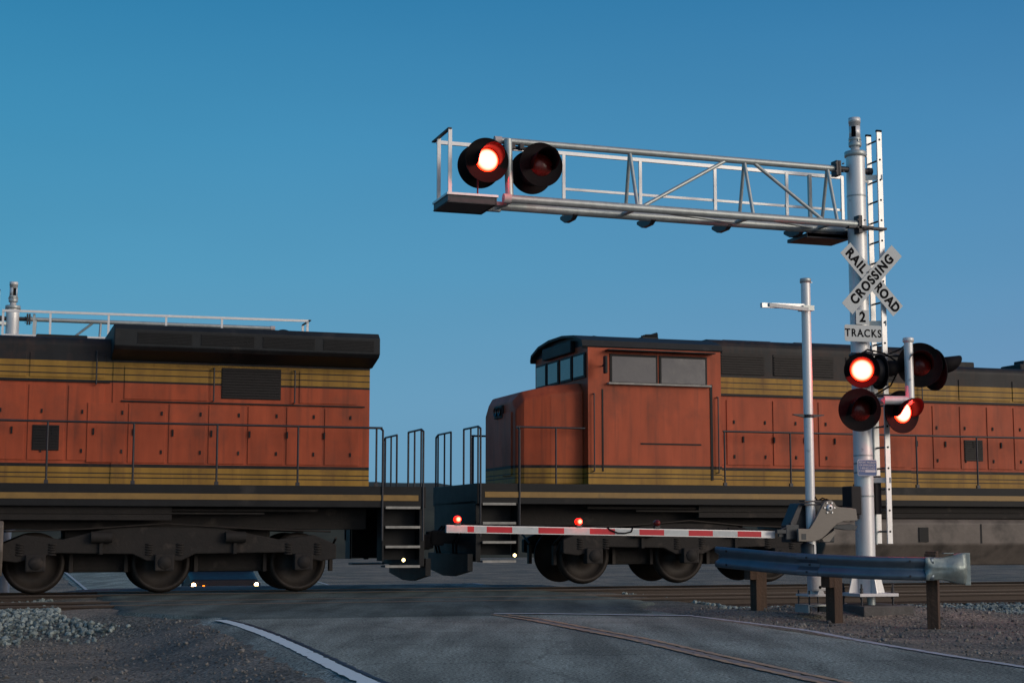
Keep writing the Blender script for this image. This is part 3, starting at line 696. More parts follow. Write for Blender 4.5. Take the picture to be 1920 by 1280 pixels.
    m = MB(); m.prism(rrect(-.215, .095, 1.915, 2.145, .025), -.206, -.202, 'Y'); em = m.build('notice_frame', M['whiteink'], t, label='small blue emergency notice on the mast')
    m = MB(); m.prism(rrect(-.207, .087, 1.923, 2.137, .02), -.2085, -.206, 'Y'); eb = m.build('notice_face', M['blue'], em)
    for s_, sz, z, w in (('REPORT PROBLEM', .036, 2.105, .95), ('OR EMERGENCY', .036, 2.064, .95), ('1-800-832-5452', .038, 2.022, .98)): text(s_, sz, M['whiteink'], em, (-.06, -.210, z), (R(90), 0, 0), width=w, ext=.0006)
    text('X-ING', .034, M['whiteink'], em, (-.15, -.210, 1.982), (R(90), 0, 0), ext=.0006)
    m = MB(); m.prism([(-.095, 1.966), (.07, 1.966), (.07, 1.998), (-.095, 1.998)], -.2105, -.2085, 'Y'); m.build('number_panel', M['whiteink'], em)
    m = MB()
    for z in (2.09, 1.96): m.lathe([(.139, z), (.1425, z), (.1425, z + .012), (.139, z + .012)], n=32)
    m.box((-.06, -.17, 2.03), (.05, .07, .14)); m.build('notice_band', M['darkmetal'], t)
    # ladder
    for y, nm_ in ((-.15, 0), (.14, 1)):
        l = MB().box((.31, y, 3.955), (.028, .075, 5.99) if False else (.078, .028, 5.99)).build('ladder_rail', M['alu'], t)
        MB().box((.31, y, 6.96), (.086, .036, .03)).build('rail_cap', M['black'], l)
        if y < 0:
            h = MB()
            for k in range(20): h.tube((.31, y - .019, 1.13 + k * .30), (.31, y - .013, 1.13 + k * .30), .015, n=10)
            h.build('rung_end', M['black'], l)
    for k in range(20):
        MB().tube((.31, -.14, 1.13 + k * .30), (.31, .13, 1.13 + k * .30), .014, n=8).build('rung', M['darkmetal'], t)
    m = MB()
    for z in (6.27, 4.12, 1.86): m.bar((.12, -.05, z), (.34, -.17, z), .012, .075); m.bar((.12, .06, z), (.34, .155, z), .012, .06)
    m.build('ladder_bracket', M['galv'], t)
    m = MB(); m.box((.24, .16, 4.55), (.03, .02, .25)); m.path([(.24, .10, .95), (.235, .10, 2.6), (.23, .12, 3.6)], .02); m.build('conduit', M['galv'], t)
    return t
main = cantilever()
far = copy_tree(main)
far.location = (-10.55, 33.5, -.78); far.rotation_euler = (0, 0, TH + math.pi)
far['label'] = 'distant silver mast and railed arm rising behind the left locomotive'
def relabel(o):
    for ch in o.children:
        if ch.name.startswith('signal_light') and 'label' in ch: del ch['label']
relabel(far)
m = MB(); m.box((0, 0, 0), (.80, .85, .30), bev=.02); cb = m.build('concrete_block', M['concrete'], None, loc=(5.13, 23.02, -.05), rz=TH); tag(cb, 'rough concrete footing under the silver mast', 'footing')
m = MB(); m.box((0, 0, 0), (1.1, 1.1, .5), bev=.02); cb2 = m.build('concrete_block', M['concrete'], None, loc=(-10.55, 33.5, -.84), rz=TH); tag(cb2, 'concrete footing of the distant mast behind the train', 'footing')

# ------------------------------------------------------------------ crossing gate
g = thing('crossing_gate', (*xy(12.042 - 1.10, 20.233 - .42), 0), TH, label='lowered red and white striped crossing gate on a silver post', cat='crossing gate')
MB().tube((0, 0, .28), (0, 0, 4.63), .066, n=28).build('post', M['mast'], g)
m = MB(); m.lathe([(0, 4.66), (.074, 4.66), (.078, 4.65), (.078, 4.60), (.066, 4.595)], n=24).box((.08, 0, 4.61), (.05, .012, .012)); m.build('post_cap', M['galv'], g)
m = MB(); m.lathe([(.068, 2.70), (.074, 2.705), (.074, 2.74), (.068, 2.745)], n=24)
for sg in (-1, 1): m.prism([(sg * .06, 2.70), (sg * .24, 2.735), (sg * .24, 2.748), (sg * .06, 2.75)], -.02, .02, 'Y')
m.build('guy_collar', M['darkmetal'], g)
m = MB(); m.bar((-.05, -.02, 4.26), (-.75, -.10, 4.235), .05, .065); m.build('bracket_arm', M['alu'], g)
m = MB(); m.bar((.0, -.06, 4.215), (-.82, -.45, 4.19), .04, .05); m.box((.0, 0, 4.235), (.17, .17, .07)); m.build('bracket_brace', M['galv'], g)
# mechanism
m = MB(); m.prism([(-.24, .98), (-.24, 1.22), (-.10, 1.52), (.30, 1.52), (.42, 1.40), (.42, .98)], .09, .42, 'Y'); m.build('mechanism_case', M['mechdark'], g, bevel=.015)
m = MB(); m.prism([(-.30, .985), (-.30, 1.25), (-.17, 1.50), (-.10, 1.50), (-.22, 1.2), (-.22, .985)], .02, .085, 'Y'); m.build('case_flange', M['darkmetal'], g, bevel=.006)
shift = 1.10; cw = [(-1.385, .995), (-1.39, 1.165), (-1.36, 1.17), (-1.235, 1.165), (-1.21, 1.17), (-1.13, 1.28), (-.985, 1.52), (-.95, 1.545), (-.87, 1.56), (-.82, 1.53), (-.79, 1.48), (-.74, 1.465), (-.56, 1.455), (-.48, 1.44), (-.46, 1.28), (-.56, 1.275), (-.68, 1.27), (-.78, 1.235), (-.86, 1.17), (-.95, 1.09), (-1.03, 1.03), (-1.10, 1.005), (-1.2, .99)]
m = MB(); m.prism([(x + shift, z) for x, z in cw], -.17, -.125, 'Y'); arm_ = m.build('counterweight_arm', M['mech'], g, bevel=.008)
m = MB(); m.lathe([(0, -.20), (.022, -.20), (.045, -.195), (.048, -.17)], 'Y', c=(.20, 0, 1.455), n=20); bolts(m, (.20, -.17, 1.455), .075, 6, .013, 'Y', .016); m.build('pivot_bolts', M['alu'], arm_)
m = MB(); m.tube((.20, -.19, 1.455), (.20, -.203, 1.455), .018, n=12); m.build('pivot_hole', M['black'], arm_)
m = MB(); m.prism([(-.24, 1.02), (-.17, 1.02), (-.17, 1.10), (-.24, 1.10)], -.173, -.168, 'Y'); m.build('rating_plate', M['mechdark'], arm_)
m = MB(); m.prism([(x + shift, z) for x, z in [(-.80, 1.22), (-.52, 1.235), (-.42, 1.21), (-.44, 1.15), (-.60, 1.15), (-.83, 1.18)]], -.09, .0, 'Y'); m.build('counterweight', M['mechdark'], g, bevel=.006)
m = MB(); m.prism([(x + shift, z) for x, z in [(-1.0, 1.03), (-.80, 1.15), (-.78, 1.10), (-.88, .985), (-.97, .985)]], -.12, -.03, 'Y'); m.build('arm_bracket', M['mech'], g, bevel=.006)
m = MB(); m.prism([(x + shift, z) for x, z in [(-.74, 1.475), (-.46, 1.455), (-.46, 1.26), (-.66, 1.27)]], .05, .10, 'Y'); m.build('counterweight_arm', M['mech'], g, bevel=.006)
m = MB(); m.path([(-.0, -.02, 1.53), (.05, -.05, 1.60), (.1, -.03, 1.55), (.16, -.06, 1.59), (.24, -.05, 1.56), (.3, -.0, 1.53)], .009); m.path([(.02, -.05, 1.54), (.06, -.02, 1.63), (.08, -.04, 1.54), (.2, -.1, 1.575), (.28, -.08, 1.55)], .007); m.build('cable', M['black'], g)
m = MB()
for z in (1.50, 1.545): m.box((0, -.0, z), (.26, .15, .02))
m.box((0, -.13, 1.17), (.15, .04, .012)).box((-.07, -.15, 1.185), (.01, .012, .035)).box((.07, -.15, 1.185), (.01, .012, .035)); m.build('clamp', M['darkmetal'], g)
m = MB(); m.lathe([(.066, .70), (.10, .70), (.105, .72), (.105, .95), (.07, .98)], c=(-.03, .03, 0), n=20); m.build('lower_housing', M['mechdark'], g)
# hinge and arm
AX = lambda x: x + shift
m = MB(); m.box((AX(-1.53), -.03, 1.13), (.24, .07, .05)); m.prism([(AX(-1.60), 1.06), (AX(-1.36), 1.04), (AX(-1.36), 1.22), (AX(-1.50), 1.18), (AX(-1.60), 1.15)], -.02, .02, 'Y'); m.path([(AX(-1.60), -.05, 1.15), (AX(-1.5), -.06, 1.19), (AX(-1.42), -.05, 1.17)], .012); m.box((AX(-1.42), 0, 1.12), (.2, .14, .2), bev=.01)
m.build('hinge', M['mechdark'], g)
zt = lambda x: lerp(1.212, 1.138, (x + 6.31) / 4.70); HH = .098
arm = MB().prism([(AX(-6.31), zt(-6.31)), (AX(-1.61), zt(-1.61)), (AX(-1.61), zt(-1.61) - HH), (AX(-6.31), zt(-6.31) - HH)], .085, .125, 'Y').build('gate_arm', M['alu'], g)
arm.rotation_euler = (0, 0, 0)
edges = [-6.31, -6.03, -5.94, -5.77, -5.42, -5.06, -4.70, -4.34, -3.98, -3.63, -3.27, -2.91, -2.55, -2.18, -1.82]
for i, (a, b) in enumerate(zip(edges[:-1], edges[1:])):
    rd = i % 2 == 1
    m = MB(); m.prism([(AX(a), zt(a) - .012), (AX(b), zt(b) - .012), (AX(b), zt(b) - HH + .010), (AX(a), zt(a) - HH + .010)], .0815, .085, 'Y'); m.build('red_stripe' if rd else 'white_stripe', M['red'] if rd else M['white'], arm)
m = MB()
for x in (-4.95, -4.62, -4.2, -3.9, -3.35, -2.95, -2.4, -1.95): m.box((AX(x), .10, zt(x) + .008), (.015, .03, .018))
m.path([(AX(-6.2), .10, zt(-6.2) + .012), (AX(-5.2), .10, zt(-5.2) + .01), (AX(-4.1), .10, zt(-4.1) + .012)], .006)
m.path([(AX(-4.1), .09, zt(-4.1) + .012), (AX(-4.05), .07, zt(-4.1) - .03), (AX(-3.95), .06, zt(-4) - .066), (AX(-3.85), .06, zt(-4) - .07), (AX(-3.75), .07, zt(-4) - .05), (AX(-3.72), .09, zt(-4) + .012)], .010)
m.path([(AX(-3.72), .10, zt(-3.7) + .012), (AX(-1.62), .10, zt(-1.62) + .012)], .007); m.build('arm_cable', M['black'], arm)
for x, lit in ((-6.16, True), (-4.49, True), (-3.37, False)):
    z = zt(x)
    m = MB(); m.box((AX(x), .10, z + .018), (.075, .06, .036), bev=.006); m.tube((AX(x) - .05, .10, z + .03), (AX(x) + .05, .10, z + .03), .01, n=6)
    o = m.build('gate_lamp', M['darkmetal'], arm, label='lit red lamp on the gate arm' if lit else 'unlit red lamp on the gate arm')
    m = MB(); m.lathe([(0, .062), (.03, .056), (.043, .03), (.045, 0), (.043, -.03), (.03, -.056), (0, -.062)], 'Y', c=(0, 0, 0), n=20)
    l = m.build('lens', M['litsmall'] if lit else M['unlit'], o, loc=(AX(x), .10, z + .075))
    if lit:
        ld = bpy.data.lights.new('lamp_glow', 'POINT'); ld.energy = 1.2; ld.color = (1, .04, .01); ld.shadow_soft_size = .03
        lo = bpy.data.objects.new('lamp_glow', ld); C.objects.link(lo); lo.parent = o; lo.location = (AX(x), .0, z + .10)
# base
m = MB(); m.box((.02, 0, .265), (.36, .36, .03), bev=.004); m.build('base_plate', M['plate'], g); m = MB(); m.box((.02, 0, .13), (.38, .38, .02)).box((-.16, 0, .08), (.02, .38, .10)).box((.20, 0, .08), (.02, .38, .10)); m.build('plinth', M['galv'], g)
m = MB()
for sx in (-1, 1):
    for sy in (-1, 1): m.tube((.02 + sx * .15, sy * .15, .02), (.02 + sx * .15, sy * .15, .33), .012, n=8)
m.build('anchor_bolt', M['darkmetal'], g)
m = MB(); m.box((.02, -.12, .43), (.25, .10, .22), bev=.03).prism([(-.02, .27), (.10, .27), (.07, .33), (.01, .33)], -.17, -.08, 'Y'); bx_ = m.build('shear_pin_box', M['plate'], g)
m = MB(); m.lathe([(0, -.176), (.02, -.176), (.022, -.168)], 'Y', c=(.03, 0, .375), n=12); m.build('bolt', M['black'], bx_)

# ------------------------------------------------------------------ guardrail
gr = thing('guardrail', (4.328, 21.64, .0605), 0, label='short blue-grey steel guardrail on brown timber posts in front of the mast', cat='guardrail')
off0 = Vector((4.58, 22.9, 0)); gr.scale = (.945, .945, .945)
pth = [Vector(p) - off0 for p in [(3.12, 24.3, .755), (3.45, 23.72, .725), (3.80, 23.2, .695), (4.14, 22.8, .67), (4.50, 22.45, .655), (4.84, 22.2, .64), (5.24, 22.02, .632), (5.72, 21.92, .625)]]
prof = [(-.155, -.0), (-.150, .012), (-.120, .018), (-.075, .078), (-.035, .080), (.0, .012), (.035, .080), (.075, .078), (.120, .018), (.150, .012), (.155, .0)]  # (height, out)
prof = [(-.155, .055), (-.140, .078), (-.105, .083), (-.075, .080), (-.025, .008), (.025, .008), (.075, .080), (.105, .083), (.140, .078), (.155, .055)]
m = MB(); vs_ = []; fs_ = []
fine = []
for i in range(len(pth) - 1):
    p0 = pth[max(0, i - 1)]; p1, p2 = pth[i], pth[i + 1]; p3 = pth[min(len(pth) - 1, i + 2)]
    for k in range(6):
        t_ = k / 6; fine.append(.5 * ((2 * p1) + (p2 - p0) * t_ + (2 * p0 - 5 * p1 + 4 * p2 - p3) * t_ ** 2 + (3 * p1 - p0 - 3 * p2 + p3) * t_ ** 3))
fine.append(pth[-1])
for i, p in enumerate(fine):
    d = fine[min(i + 1, len(fine) - 1)] - fine[max(0, i - 1)]; d.z = 0; d.normalize(); nn = Vector((d.y, -d.x, 0))      # towards the camera
    for z, o_ in prof: vs_.append(p + nn * o_ + Vector((0, 0, z)) + nn * .004 * noise.noise(p * 3))
k = len(prof)
for i in range(len(fine) - 1):
    for j in range(k - 1): fs_.append((i * k + j, i * k + j + 1, (i + 1) * k + j + 1, (i + 1) * k + j))
m._add(vs_, fs_, True); beam = m.build('beam', M['guard'], gr, solid=.004)
m = MB()
for i, z in ((19, .0), (19, .10), (19, -.10), (3, .1), (3, -.1), (38, .1), (38, -.1)):
    p = fine[i]; d = fine[i + 1] - fine[i - 1]; d.z = 0; d.normalize(); nn = Vector((d.y, -d.x, 0)); o_ = .083 if z else .01
    m.tube(p + nn * o_ + Vector((0, 0, z)), p + nn * (o_ + .015) + Vector((0, 0, z)), .016, n=8)
m.build('bolt', M['darkmetal'], beam)
# lap joint at the middle
m = MB(); vs_ = []
for i in (17, 21):
    p = fine[i]; d = fine[i + 1] - fine[i - 1]; d.z = 0; d.normalize(); nn = Vector((d.y, -d.x, 0))
    for z, o_ in prof: vs_.append(p + nn * (o_ + .006) + Vector((0, 0, z)))
m._add(vs_, [(j, j + 1, k + j + 1, k + j) for j in range(k - 1)]); m.build('lap_plate', M['guard'], beam, solid=.004)
# end shoe: wraps the beam then flares into a tall flat lip
m = MB(); e0 = pth[-1]; vs_ = []; cols_ = []
J = 17; I_ = 12
for i in range(I_):
    t_ = i / (I_ - 1); x = e0.x - .13 + t_ * .56; hh = lerp(.160, .215, sstep(.35, .85, t_)) - .012 * math.sin(t_ * 3.1) ; row = []
    for j in range(J):
        v = -1 + 2 * j / (J - 1); w_depth = lerp(.088, .03, t_)
        u = abs(v) * .155; sh = .083 if .075 < u < .14 else .07 if u >= .14 else lerp(.012, .083, min(1, u / .075))
        flat = lerp(.06 + .028 * (1 - v * v), .03 + .07 * math.cos(v * 1.5), t_); o_ = lerp(sh + .006, flat, sstep(.0, .12, t_))
        o_ += .012 * noise.noise(Vector((t_ * 4, v * 3, 2))) * (1 if t_ > .1 else 0) + .035 * sstep(.4, .7, t_) * (1 - sstep(.75, .95, t_)) * math.cos(v * 2.5)
        row.append(Vector((x, e0.y - o_ + .02 * t_, e0.z + v * hh + .004)))
    vs_ += row
m._add(vs_, [(i * J + j, i * J + j + 1, (i + 1) * J + j + 1, (i + 1) * J + j) for i in range(I_ - 1) for j in range(J - 1)], True)
sh_ = m.build('end_shoe', M['guardend'], gr, solid=.005)
m = MB(); m.box((e0.x + .455, e0.y - .02, e0.z), (.075, .012, .435), bev=.003); m.box((e0.x + .20, e0.y - .0, e0.z + .212), (.14, .10, .012)); m.build('lip', M['guardend'], sh_)
for (x, y, zb, zt_) in ((3.74, 24.55, -.25, .80), (4.60, 23.12, -.25, .73), (5.78, 22.22, -.45, .86)):
    px, py = x - off0.x, y - off0.y
    dd = min(fine, key=lambda q: (q.x - px) ** 2 + (q.y - py) ** 2); i = fine.index(dd); d = fine[min(i + 1, len(fine) - 1)] - fine[max(0, i - 1)]; an = math.atan2(d.y, d.x) if x < 5.5 else R(-22)
    m = MB(); m.box((0, 0, (zb + zt_) / 2), (.155, .20, zt_ - zb), bev=.008); o = m.build('post', M['wood'], gr, loc=(px, py, 0)); o.rotation_euler = (0, 0, an)
    m = MB(); m.box((0, -.155, zt_ - .21), (.15, .11, .36), bev=.008); m.build('block', M['wood'], o)

# ------------------------------------------------------------------ locomotives (local: x from rear 0 to front 22.3 mirrored onto -x, y away from camera)
def loco():
    t = thing('locomotive', (0, 0, 0), TH, label='tmp', cat='locomotive', group='pair of orange and black diesel locomotives coupled on the track')
    X = lambda u: -u
    def B(name, m, par, u0, u1, y0, y1, z0, z1, bev=0, parts=None):
        mb = MB(); mb.box((X((u0 + u1) / 2), (y0 + y1) / 2, (z0 + z1) / 2), (abs(u1 - u0), y1 - y0, z1 - z0), bev=bev); return mb.build(name, m, par)
    W = 1.55
    B('underframe', M['lblack'], t, .0, 22.3, -W, W, 1.56, 1.95, .012)
    for sg in (-1, 1): B('sill_stripe', M['yellow'], t, .15, 22.15, sg * (W + .004) - .004, sg * (W + .004) + .004, 1.685, 1.79)
    mb = MB()
    for sg in (-1, 1):
        mb.box((X(11.15), sg * (W - .22), 1.44), (13.0, .14, .24)); mb.tube((X(2), sg * 1.32, 1.50), (X(20), sg * 1.32, 1.50), .03, n=8); mb.tube((X(3), sg * 1.40, 1.44), (X(19), sg * 1.40, 1.44), .02, n=8)
    mb.build('piping', M['truck'], t)
    B('centre_sill', M['truck'], t, 1.0, 21.4, -.95, .95, 1.16, 1.555, .01)
    # hood sections
    def hood(name, u0, u1, w, z1, r=.16, m=M['livery'], z0=1.95):
        mb = MB(); P_ = [(-w, z0)]
        for k in range(6): a = R(180 - 90 * k / 5); P_.append((-w + r + r * math.cos(a), z1 - r + r * math.sin(a)))
        for k in range(6): a = R(90 - 90 * k / 5); P_.append((w - r + r * math.cos(a), z1 - r + r * math.sin(a)))
        P_.append((w, z0)); mb.prism(P_, X(u1), X(u0), 'X'); return mb.build(name, m, t)
    h1 = hood('radiator_hood', .95, 5.7, .92, 4.40)
    h2 = hood('engine_hood', 5.7, 12.6, .90, 4.60)
    h3 = hood('equipment_hood', 12.6, 17.2, 1.12, 4.95, .22)
    # radiator overhang
    mb = MB(); P_ = [(-.93, 4.20), (-1.45, 4.34), (-1.53, 4.40), (-1.53, 4.70), (-1.42, 4.80), (1.42, 4.80), (1.53, 4.70), (1.53, 4.40), (1.45, 4.34), (.93, 4.20)]
    mb.prism(P_, X(5.75), X(.90), 'X'); ro = mb.build('radiator_housing', M['roof'], t, bevel=.02)
    for k in range(4):
        u = 1.5 + k * 1.12
        for sg in (-1, 1):
            mb = MB(); mb.box((X(u), sg * 1.534, 4.55), (.96, .01, .20))
            for q in range(7): mb.box((X(u), sg * 1.542, 4.47 + q * .027), (.94, .012, .008))
            mb.build('radiator_grille', M['lblack'], ro)
    mb = MB()
    for k in range(3): mb.lathe([(.52, 4.80), (.50, 4.84), (.46, 4.84), (.44, 4.80), (0, 4.80)], c=(X(1.9 + k * 1.35), 0, 0), n=28)
    mb.build('roof_fan', M['roof'], ro)
    # doors, louvres and panel lines on the hoods, camera side and far side
    for sg in (-1, 1):
        def pan(par, u0, u1, z0, z1, w, m=M['livery'], nm='hood_door', th=.018, handle=True):
            mb = MB(); mb.box((X((u0 + u1) / 2), sg * (w + th / 2), (z0 + z1) / 2), (u1 - u0, th, z1 - z0), bev=.006); o = mb.build(nm, m, par)
            return o
        def louv(par, u0, u1, z0, z1, w, nm='louvre'):
            mb = MB(); mb.box((X((u0 + u1) / 2), sg * (w + .006), (z0 + z1) / 2), (u1 - u0, .02, z1 - z0)); n = int((z1 - z0) / .05)
            for q in range(n): mb.box((X((u0 + u1) / 2), sg * (w + .022), z0 + .025 + q * .05), (u1 - u0 - .03, .02, .022))
            mb.build(nm, M['grille'], par)
        u = 1.15
        while u < 5.5: pan(h1, u, u + .66, 2.35, 3.42, .92); u += .72
        pan(h1, 1.2, 2.3, 3.5, 4.1, .92); louv(h1, 2.65, 3.75, 3.55, 4.12, .92); pan(h1, 4.0, 5.5, 3.5, 4.1, .92)
        u = 5.85
        while u < 12.3: pan(h2, u, u + .62, 2.38, 3.72, .90); u += .68
        u = 5.85
        while u < 12.3: pan(h2, u, u + 1.30, 3.86, 4.30, .90, nm='hood_panel'); u += 1.36
        for u in (6.53, 8.57, 10.61): louv(h2, u + .08, u + .54, 2.55, 3.0, .915)
        mb = MB()
        for u in (6.0, 9.0, 12.2): mb.path([(X(u), sg * .93, 3.75), (X(u), sg * 1.0, 3.75), (X(u), sg * 1.0, 4.35), (X(u), sg * .93, 4.35)], .014, 6)
        for u in (2.4, 3.9): mb.path([(X(u), sg * .93, 3.5), (X(u), sg * 1.0, 3.5), (X(u), sg * 1.0, 4.1), (X(u), sg * .93, 4.1)], .014, 6)
        mb.build('grab_iron', M['handrail'], t)
        mb = MB(); mb.box((X(9.1), sg * .915, 3.79), (6.7, .03, .025)).box((X(3.3), sg * .935, 3.46), (4.5, .03, .025)).box((X(14.9), sg * 1.135, 3.79), (4.3, .03, .025)); mb.build('rain_gutter', M['lblack'], t)
        u = 12.75
        while u < 17.0: pan(h3, u, u + .98, 2.38, 3.70, 1.12); u += 1.05
        louv(h3, 12.9, 14.1, 4.22, 4.66, 1.12); louv(h3, 14.4, 15.8, 4.22, 4.66, 1.12); louv(h3, 16.0, 17.0, 4.22, 4.66, 1.12)
        mb = MB(); u = 1.3
        while u < 17.0:
            w = .94 if u < 5.6 else .92 if u < 12.5 else 1.14
            mb.box((X(u + .52), sg * (w + .012), 2.9), (.03, .03, .12)).box((X(u + .02), sg * (w + .008), 3.25), (.03, .02, .07)).box((X(u + .02), sg * (w + .008), 2.55), (.03, .02, .07)); u += .70
        mb.build('door_latch', M['lblack'], t)
    # roof gear
    mb = MB(); mb.box((X(8.6), 0, 4.68), (1.3, .75, .18), bev=.04).box((X(8.6), 0, 4.80), (.85, .35, .14), bev=.02); mb.build('exhaust_stack', M['roof'], t)
    mb = MB(); mb.box((X(11.4), 0, 4.66), (1.6, 1.2, .14), bev=.03).box((X(6.6), 0, 4.63), (.9, 1.1, .08), bev=.02); mb.build('roof_hatch', M['roof'], t)
    mb = MB(); mb.box((X(14.0), 0, 4.96), (2.2, 1.5, .05), bev=.01).box((X(16.2), 0, 4.96), (1.1, 1.5, .04), bev=.01); mb.build('roof_hatch', M['roof'], t)
    # cab
    mb = MB(); c0, c1 = 17.2, 20.05
    P_ = [(-1.55, 1.95), (-1.55, 4.62), (-1.50, 4.74), (-1.05, 4.88), (-.4, 4.945), (.4, 4.945), (1.05, 4.88), (1.50, 4.74), (1.55, 4.62), (1.55, 1.95)]
    mb.prism(P_[:], X(c1), X(c0), 'X'); cab = mb.build('cab', M['livcab'], t)
    mb = MB(); q = [(y * 1.012, z + .02) for y, z in P_[1:-1]]; q2 = [(y * .99, z - .03) for y, z in P_[1:-1]][::-1]; mb.prism(q + q2, X(c1 + .12), X(c0 - .04), 'X'); mb.build('cab_roof', M['roof'], cab)
    for sg in (-1, 1):
        for u0, u1 in ((17.55, 18.50), (18.62, 19.55)):
            mb = MB(); mb.box((X((u0 + u1) / 2), sg * 1.553, 4.20), (u1 - u0 + .09, .03, .60), bev=.008); f = mb.build('side_window', M['lblack'], cab)
            mb = MB(); mb.box((X((u0 + u1) / 2), sg * 1.566, 4.20), (u1 - u0, .012, .50)); mb.build('pane', M['glass'], f)
        mb = MB(); mb.box((X(18.55), sg * 1.60, 3.915), (2.2, .09, .035)); mb.build('arm_rest', M['stepwhite'], cab)
        mb = MB(); mb.box((X(18.55), sg * 1.66, 4.56), (2.3, .2, .02)); mb.build('rain_hood', M['lblack'], cab)
        mb = MB(); mb.path([(X(19.75), sg * 1.56, 4.25), (X(19.80), sg * 1.82, 4.30)], .014).box((X(19.80), sg * 1.84, 4.25), (.05, .12, .34), bev=.01); mb.build('mirror', M['lblack'], cab)
        mb = MB()
        for u in (17.3, 19.95): mb.path([(X(u), sg * 1.56, 2.2), (X(u), sg * 1.62, 2.2), (X(u), sg * 1.62, 3.7), (X(u), sg * 1.56, 3.7)], .014, 6)
        mb.build('grab_iron', M['handrail'], cab)
        mb = MB(); mb.box((X(17.42), sg * 1.556, 3.0), (.05, .02, 1.9)).box((X(19.75), sg * 1.556, 3.0), (.03, .012, 1.6)).box((X(18.3), sg * 1.556, 2.75), (1.3, .012, .03)); mb.build('cab_seam', M['lblack'], cab)
    # windshield panel and door windows on the front of the cab
    for y in (-1.12, -.38, .38, 1.12):
        mb = MB(); mb.box((X(c1 + .012), y, 4.28), (.03, .66, .50), bev=.008); f = mb.build('windshield', M['lblack'], cab)
        mb = MB(); mb.box((X(c1 + .032), y, 4.28), (.012, .56, .41)); mb.build('pane', M['glass'], f)
    mb = MB(); mb.box((X(c1 + .05), 0, 4.70), (.10, 1.7, .24), bev=.02); nb = mb.build('number_board', M['lblack'], cab)
    # nose
    mb = MB(); u0, u1 = c1, 21.35
    ring = lambda u, w, zt_, r_: [(X(u), -w, 1.95), (X(u), -w, zt_ - r_), (X(u), -w + r_, zt_), (X(u), w - r_, zt_), (X(u), w, zt_ - r_), (X(u), w, 1.95)]
    rs = [ring(u0, 1.30, 3.95, .18), ring(u0 + .65, 1.24, 3.88, .18), ring(u1 - .14, 1.10, 3.76, .18), ring(u1, .98, 3.58, .2)]
    mb._add([Vector(v) for r_ in rs for v in r_], [tuple(i * 6 + (j, (j + 1) % 6)[0:1][0:1] + ((j + 1) % 6 + i * 6, (i + 1) * 6 + (j + 1) % 6, (i + 1) * 6 + j)[0:0] for i in ()) for j in ()] if False else [(i * 6 + j, i * 6 + (j + 1) % 6, (i + 1) * 6 + (j + 1) % 6, (i + 1) * 6 + j) for i in range(3) for j in range(6)] + [(18, 19, 20, 21, 22, 23), (5, 4, 3, 2, 1, 0)])
    nose = mb.build('nose', M['livcab'], t, bevel=.03)
    mb = MB(); mb.box((X(u1 + .02), 0, 3.42), (.05, .52, .26), bev=.02); hl = mb.build('headlight_housing', M['lblack'], nose)
    for y in (-.12, .12):
        mb = MB(); mb.lathe([(0, .03), (.085, .02), (.09, 0)], 'X', c=(X(u1 + .045) - .03, y, 3.42), n=20); mb.build('headlight', M['glass'], hl)
    mb = MB(); mb.box((X(u1 + .01), -.5, 2.75), (.03, .55, 1.25), bev=.01); mb.build('nose_door', M['livcab'], nose)
    # end platforms, steps, pilot, couplers
    for e, sgn in ((0, 1), (22.3, -1)):
        U = lambda d: e + sgn * d
        mb = MB(); mb.box((X(U(.05)), 0, 1.05), (.10, 2.9, 1.15), bev=.01); pl_ = mb.build('pilot_plate', M['lblack'], t)
        mb = MB(); mb.prism([(-1.4, .30), (-1.4, .62), (1.4, .62), (1.4, .30), (.3, .18), (-.3, .18)], X(U(-.04)), X(U(-.14)), 'X'); mb.build('plough', M['lblack'], pl_)
        for sg in (-1, 1):
            s_ = MB(); s_.box((X(U(.44)), sg * 1.13, 1.10), (.72, .03, 1.0)); s_.box((X(U(.82)), sg * 1.35, 1.08), (.03, .42, 1.0)); st = s_.build('step_well', M['lblack'], t)
            for k in range(4):
                z = .48 + k * .36; mb = MB(); mb.box((X(U(.44)), sg * 1.37, z), (.66, .34, .03)); tr_ = mb.build('step', M['darkmetal'], st)
                mb = MB(); mb.box((X(U(.44)), sg * 1.545, z), (.66, .014, .045)); mb.build('step_edge', M['stepwhite'], st)
            mb = MB(); mb.box((X(U(.42 if e == 0 else .75)), sg * 1.50, .60), (.10, .06, .07), bev=.01); gl = mb.build('step_light', M['lblack'], t)
            mb = MB(); mb.lathe([(0, sg * .035), (.022, sg * .028), (.03, 0)], 'Y', c=(X(U(.42 if e == 0 else .75)), sg * 1.53, .595), n=14); mb.build('bulb', M['warm'], gl)
            # corner handrails
            mb = MB()
            for d in (.06, .84): mb.path([(X(U(d)), sg * 1.56, .95), (X(U(d)), sg * 1.56, 2.98), (X(U(d)), sg * 1.40, 3.03)], .020)
            mb.build('grab_iron', M['handrail'], t)
        mb = MB(); mb.path([(X(U(.06)), -1.40, 3.03), (X(U(.06)), -.45, 3.03), (X(U(.06)), -.45, 1.95)], .020).path([(X(U(.06)), 1.40, 3.03), (X(U(.06)), .45, 3.03), (X(U(.06)), .45, 1.95)], .020)
        for y in (-1.4, -.92, .92, 1.4): mb.tube((X(U(.06)), y, 1.95), (X(U(.06)), y, 3.03), .018, n=8)
        mb.build('end_rail', M['handrail'], t)
        mb = MB(); mb.box((X(U(-.12)), 0, .92), (.34, .26, .22), bev=.03).box((X(U(-.36)), -.07, .92), (.26, .12, .30), bev=.04).box((X(U(-.34)), .11, .92), (.2, .10, .28), bev=.03).box((X(U(-.50)), .0, .92), (.12, .20, .26), bev=.03); mb.build('coupler', M['truck'], t)
        mb = MB()
